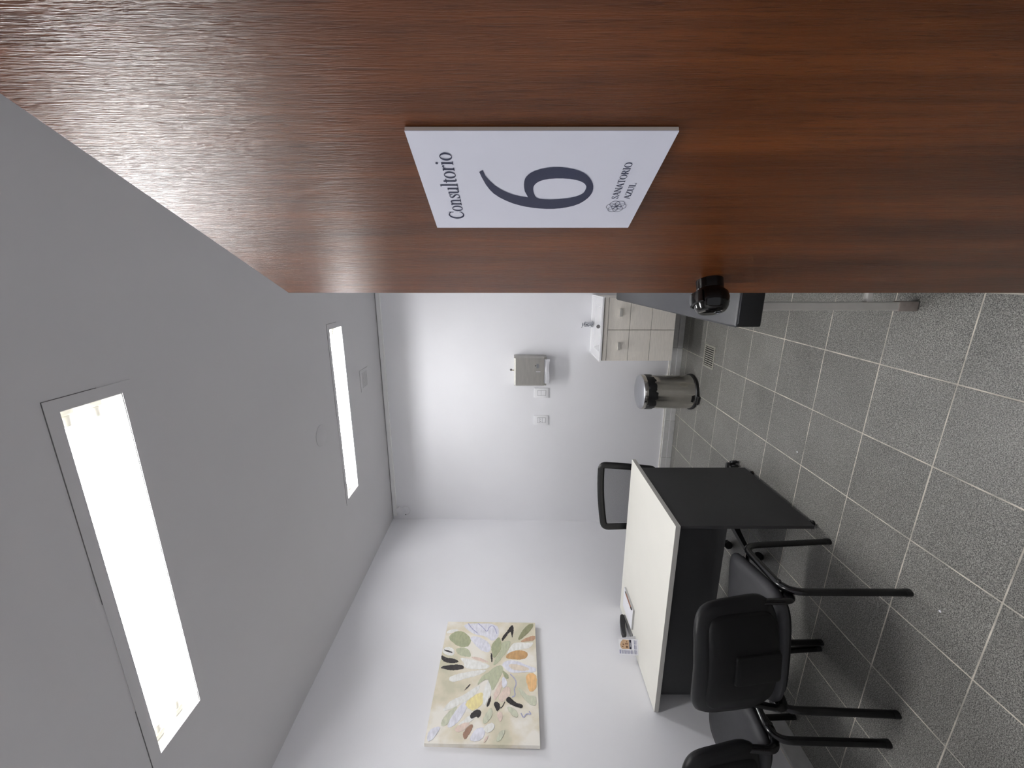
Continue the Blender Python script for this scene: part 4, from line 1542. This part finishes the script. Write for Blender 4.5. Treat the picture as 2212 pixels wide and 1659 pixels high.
# ---- wall plates
def wall_plate(x0, x1, z0, z1, label, kind):
    cx, cz = (x0 + x1) / 2, (z0 + z1) / 2
    t = empty('wall_switch' if kind else 'wall_socket', (cx, YB, cz))
    tag(t, label, 'wall plate', 'white wall plates under the light')
    hw, hh = (x1 - x0) / 2, (z1 - z0) / 2
    bm = new()
    box(bm, -hw, hw, -0.010, 0.0, -hh, hh, 0.003)
    build('cover_plate', bm, PLASTIC_WHITE, t, smooth=40)
    bm = new()
    box(bm, -hw * 0.56, hw * 0.56, -0.0106, -0.0098, -hh * 0.62, hh * 0.56)
    build('module_gap', bm, PLASTIC_LINE, t)
    if kind:
        mods = [(-0.50, 0.50, -0.57, 0.02), (-0.50, 0.50, 0.06, 0.51)]
    else:
        mods = [(-0.50, 0.50, -0.57, -0.17), (-0.50, 0.50, -0.13, 0.24), (-0.50, 0.50, 0.28, 0.51)]
    for (a, b_, c, d) in mods:
        bm = new()
        box(bm, hw * a, hw * b_, -0.0128, -0.010, hh * c, hh * d, 0.0008, seg=1)
        build('rocker', bm, PLASTIC_WHITE, t)
    if not kind:
        bm = new()
        for (a, c) in ((-0.22, 0.10), (0.22, 0.10)):
            box(bm, hw * a - 0.002, hw * a + 0.002, -0.0132, -0.0120, hh * c - 0.004, hh * c + 0.002)
        build('socket_slot', bm, DARK_HOLE, t)
    return t


wall_plate(-1.082, -0.990, 1.166, 1.298, 'white wall plate right beside the steel towel dispenser', True)
wall_plate(-1.345, -1.252, 1.164, 1.296, 'white wall plate with dark slots, farther from the steel dispenser', False)

# ---- pedal bin
bn = empty('pedal_bin', (-0.942, 3.305, 0), math.radians(-100))
tag(bn, 'polished steel pedal bin with black liner below the towel dispenser', 'bin')
bm = new()
lathe(bm, [(0.0, 0.0), (0.140, 0.0), (0.149, 0.006), (0.149, 0.022), (0.142, 0.028), (0.0, 0.028)], 48)
build('base_ring', bm, BLACK_PLASTIC, bn, smooth=40)
bm = new()
lathe(bm, [(0.1405, 0.026), (0.1405, 0.395)], 64)
build('bin_body', bm, BIN_STEEL, bn, smooth=40)
bm = new()
b = bmesh.new()
rings = []
seg = 72
for (r, z) in ((0.1400, 0.405), (0.1440, 0.403), (0.1450, 0.385), (0.1440, 0.365), (0.1415, 0.352)):
    ring_ = []
    for k in range(seg):
        a = 2 * PI * k / seg
        low = (0.395 - z) / 0.043 if z < 0.395 else 0
        sag = 0.012 * (1 + math.cos(a)) * low + 0.004 * math.sin(7 * a) * low + 0.003 * math.sin(17 * a + 1) * low
        rr = r + (0.002 * math.sin(11 * a) + 0.0015 * math.sin(23 * a)) * min(1, low + 0.3)
        ring_.append((rr * math.cos(a), rr * math.sin(a), z - sag))
    rings.append(ring_)
loft(b, rings, False, False)
append(bm, b)
build('bin_liner', bm, LINER, bn, smooth=60)
bm = new()
lathe(bm, [(0.136, 0.402), (0.1435, 0.403), (0.1440, 0.428), (0.1425, 0.432)], 64)
lid_rim = build('lid_rim', bm, BIN_STEEL, bn, smooth=40)
bm = new()
lathe(bm, [(0.1428, 0.4315), (0.138, 0.4365), (0.110, 0.446), (0.060, 0.452), (0.0, 0.454)], 64)
build('lid', bm, BIN_LID, bn, smooth=60)
bm = new()
box(bm, 0.135, 0.178, -0.036, 0.036, 0.008, 0.020, 0.004)
build('pedal', bm, BLACK_PLASTIC, bn, smooth=40)
bm = new()
b = bmesh.new()
for (z0, z1, a0, a1) in ((0.034, 0.056, -0.24, 0.24),):
    rr = 0.1409
    loft(b, [[(rr * math.cos(a0 + (a1 - a0) * k / 8), rr * math.sin(a0 + (a1 - a0) * k / 8), z0) for k in range(9)],
             [(rr * math.cos((a0 + (a1 - a0) * k / 8) * 0.8), rr * math.sin((a0 + (a1 - a0) * k / 8) * 0.8), z1) for k in range(9)]],
         False, False, False)
append(bm, b)
build('pedal_slot', bm, DARK_HOLE, bn)

# ---- floor drain
dn = empty('floor_drain', (-0.600, 3.080, 0))
tag(dn, 'square metal drain grate set in the floor tiles', 'drain')
dn.rotation_euler = (0, 0, TROT)
bm = new()
for (a, b_, c, d) in ((-0.088, 0.088, -0.085, -0.070), (-0.088, 0.088, 0.070, 0.085), (-0.088, -0.073, -0.070, 0.070), (0.073, 0.088, -0.070, 0.070)):
    box(bm, a, b_, c, d, -0.001, 0.0022)
build('grate_frame', bm, GRATE, dn)
bm = new()
box(bm, -0.073, 0.073, -0.070, 0.070, -0.001, 0.0006)
build('drain_pit', bm, DARK_HOLE, dn)
for k in range(9):
    x = -0.064 + k * 0.016
    bm = new()
    box(bm, x - 0.004, x + 0.004, -0.070, 0.070, 0.0004, 0.0019)
    build('grate_bar', bm, GRATE, dn)

# ================================================================== EXAMINATION TABLE
et = empty('examination_table', (0.125, 2.235, 0))
tag(et, 'padded dark examination table on grey steel legs, half hidden by the door', 'examination table')
ox, oy = et.location.x, et.location.y
EX0, EX1, EY0, EY1, EZ = -0.172, 0.430, 1.402, 3.060, 0.740
bm = new()
b = bmesh.new()
box(b, EX0 - ox, EX1 - ox, EY0 - oy, EY1 - oy, EZ - 0.088, EZ, 0.007, seg=3)
append(bm, b)
padm = build('mattress', bm, [EXAM_LIT, EXAM_SIDE], et, smooth=30)
for p in padm.data.polygons:
    if p.center.z < EZ - 0.012:
        p.material_index = 1
bm = new()
tube(bm, [(EX0 + 0.012 - ox, EY0 - 0.0005 - oy, EZ - 0.008), (EX1 - 0.012 - ox, EY0 - 0.0005 - oy, EZ - 0.008)], 0.0022, 8)
tube(bm, [(EX0 - 0.0005 - ox, EY0 + 0.012 - oy, EZ - 0.008), (EX0 - 0.0005 - ox, EY1 - 0.012 - oy, EZ - 0.008)], 0.0022, 8)
build('piping', bm, EXAM_LIT, padm, smooth=50)
LX = (-0.112, 0.365)
LY = (1.556, 2.910)
bm = new()
for a, c, d, e in ((LX[0] - 0.016, LX[1] + 0.016, LY[0] - 0.016, LY[0] + 0.016), (LX[0] - 0.016, LX[1] + 0.016, LY[1] - 0.016, LY[1] + 0.016),
                   (LX[0] - 0.016, LX[0] + 0.016, LY[0] + 0.016, LY[1] - 0.016), (LX[1] - 0.016, LX[1] + 0.016, LY[0] + 0.016, LY[1] - 0.016)):
    box(bm, a - ox, c - ox, d - oy, e - oy, EZ - 0.120, EZ - 0.088)
build('top_frame', bm, LEG_GREY, et)
for lx in LX:
    for ly in LY:
        bm = new()
        box(bm, lx - 0.015 - ox, lx + 0.015 - ox, ly - 0.015 - oy, ly + 0.015 - oy, 0.004, EZ - 0.120, 0.002)
        leg = build('leg', bm, LEG_GREY, et)
        bm = new()
        box(bm, lx - 0.0185 - ox, lx + 0.0185 - ox, ly - 0.0185 - oy, ly + 0.0185 - oy, 0.0, 0.072, 0.005)
        build('foot_cap', bm, FOOT_CAP, leg, smooth=40)
for ly in LY:
    bm = new()
    box(bm, LX[0] + 0.015 - ox, LX[1] - 0.015 - ox, ly - 0.010 - oy, ly + 0.010 - oy, 0.170, 0.190, 0.002)
    build('stretcher', bm, LEG_WHITE, et)

# ---- two tiny scraps of paper lying on the tiles
for (x, y, a, lab) in ((-0.900, 1.998, 0.4, 'tiny white paper scrap on the floor beside the desk side panel'),
                       (-1.139, 1.188, 1.2, 'tiny white paper scrap on the floor near the visitor chair rear leg')):
    bm = new()
    prism(bm, [(-0.004, -0.003), (0.003, -0.004), (0.005, 0.001), (0.001, 0.004), (-0.004, 0.002)], 0.0, 0.0012)
    tag(build('paper_scrap', bm, PAPER, loc=(x, y, 0.0002), rz=a), lab, 'paper scrap', 'paper scraps on the floor')
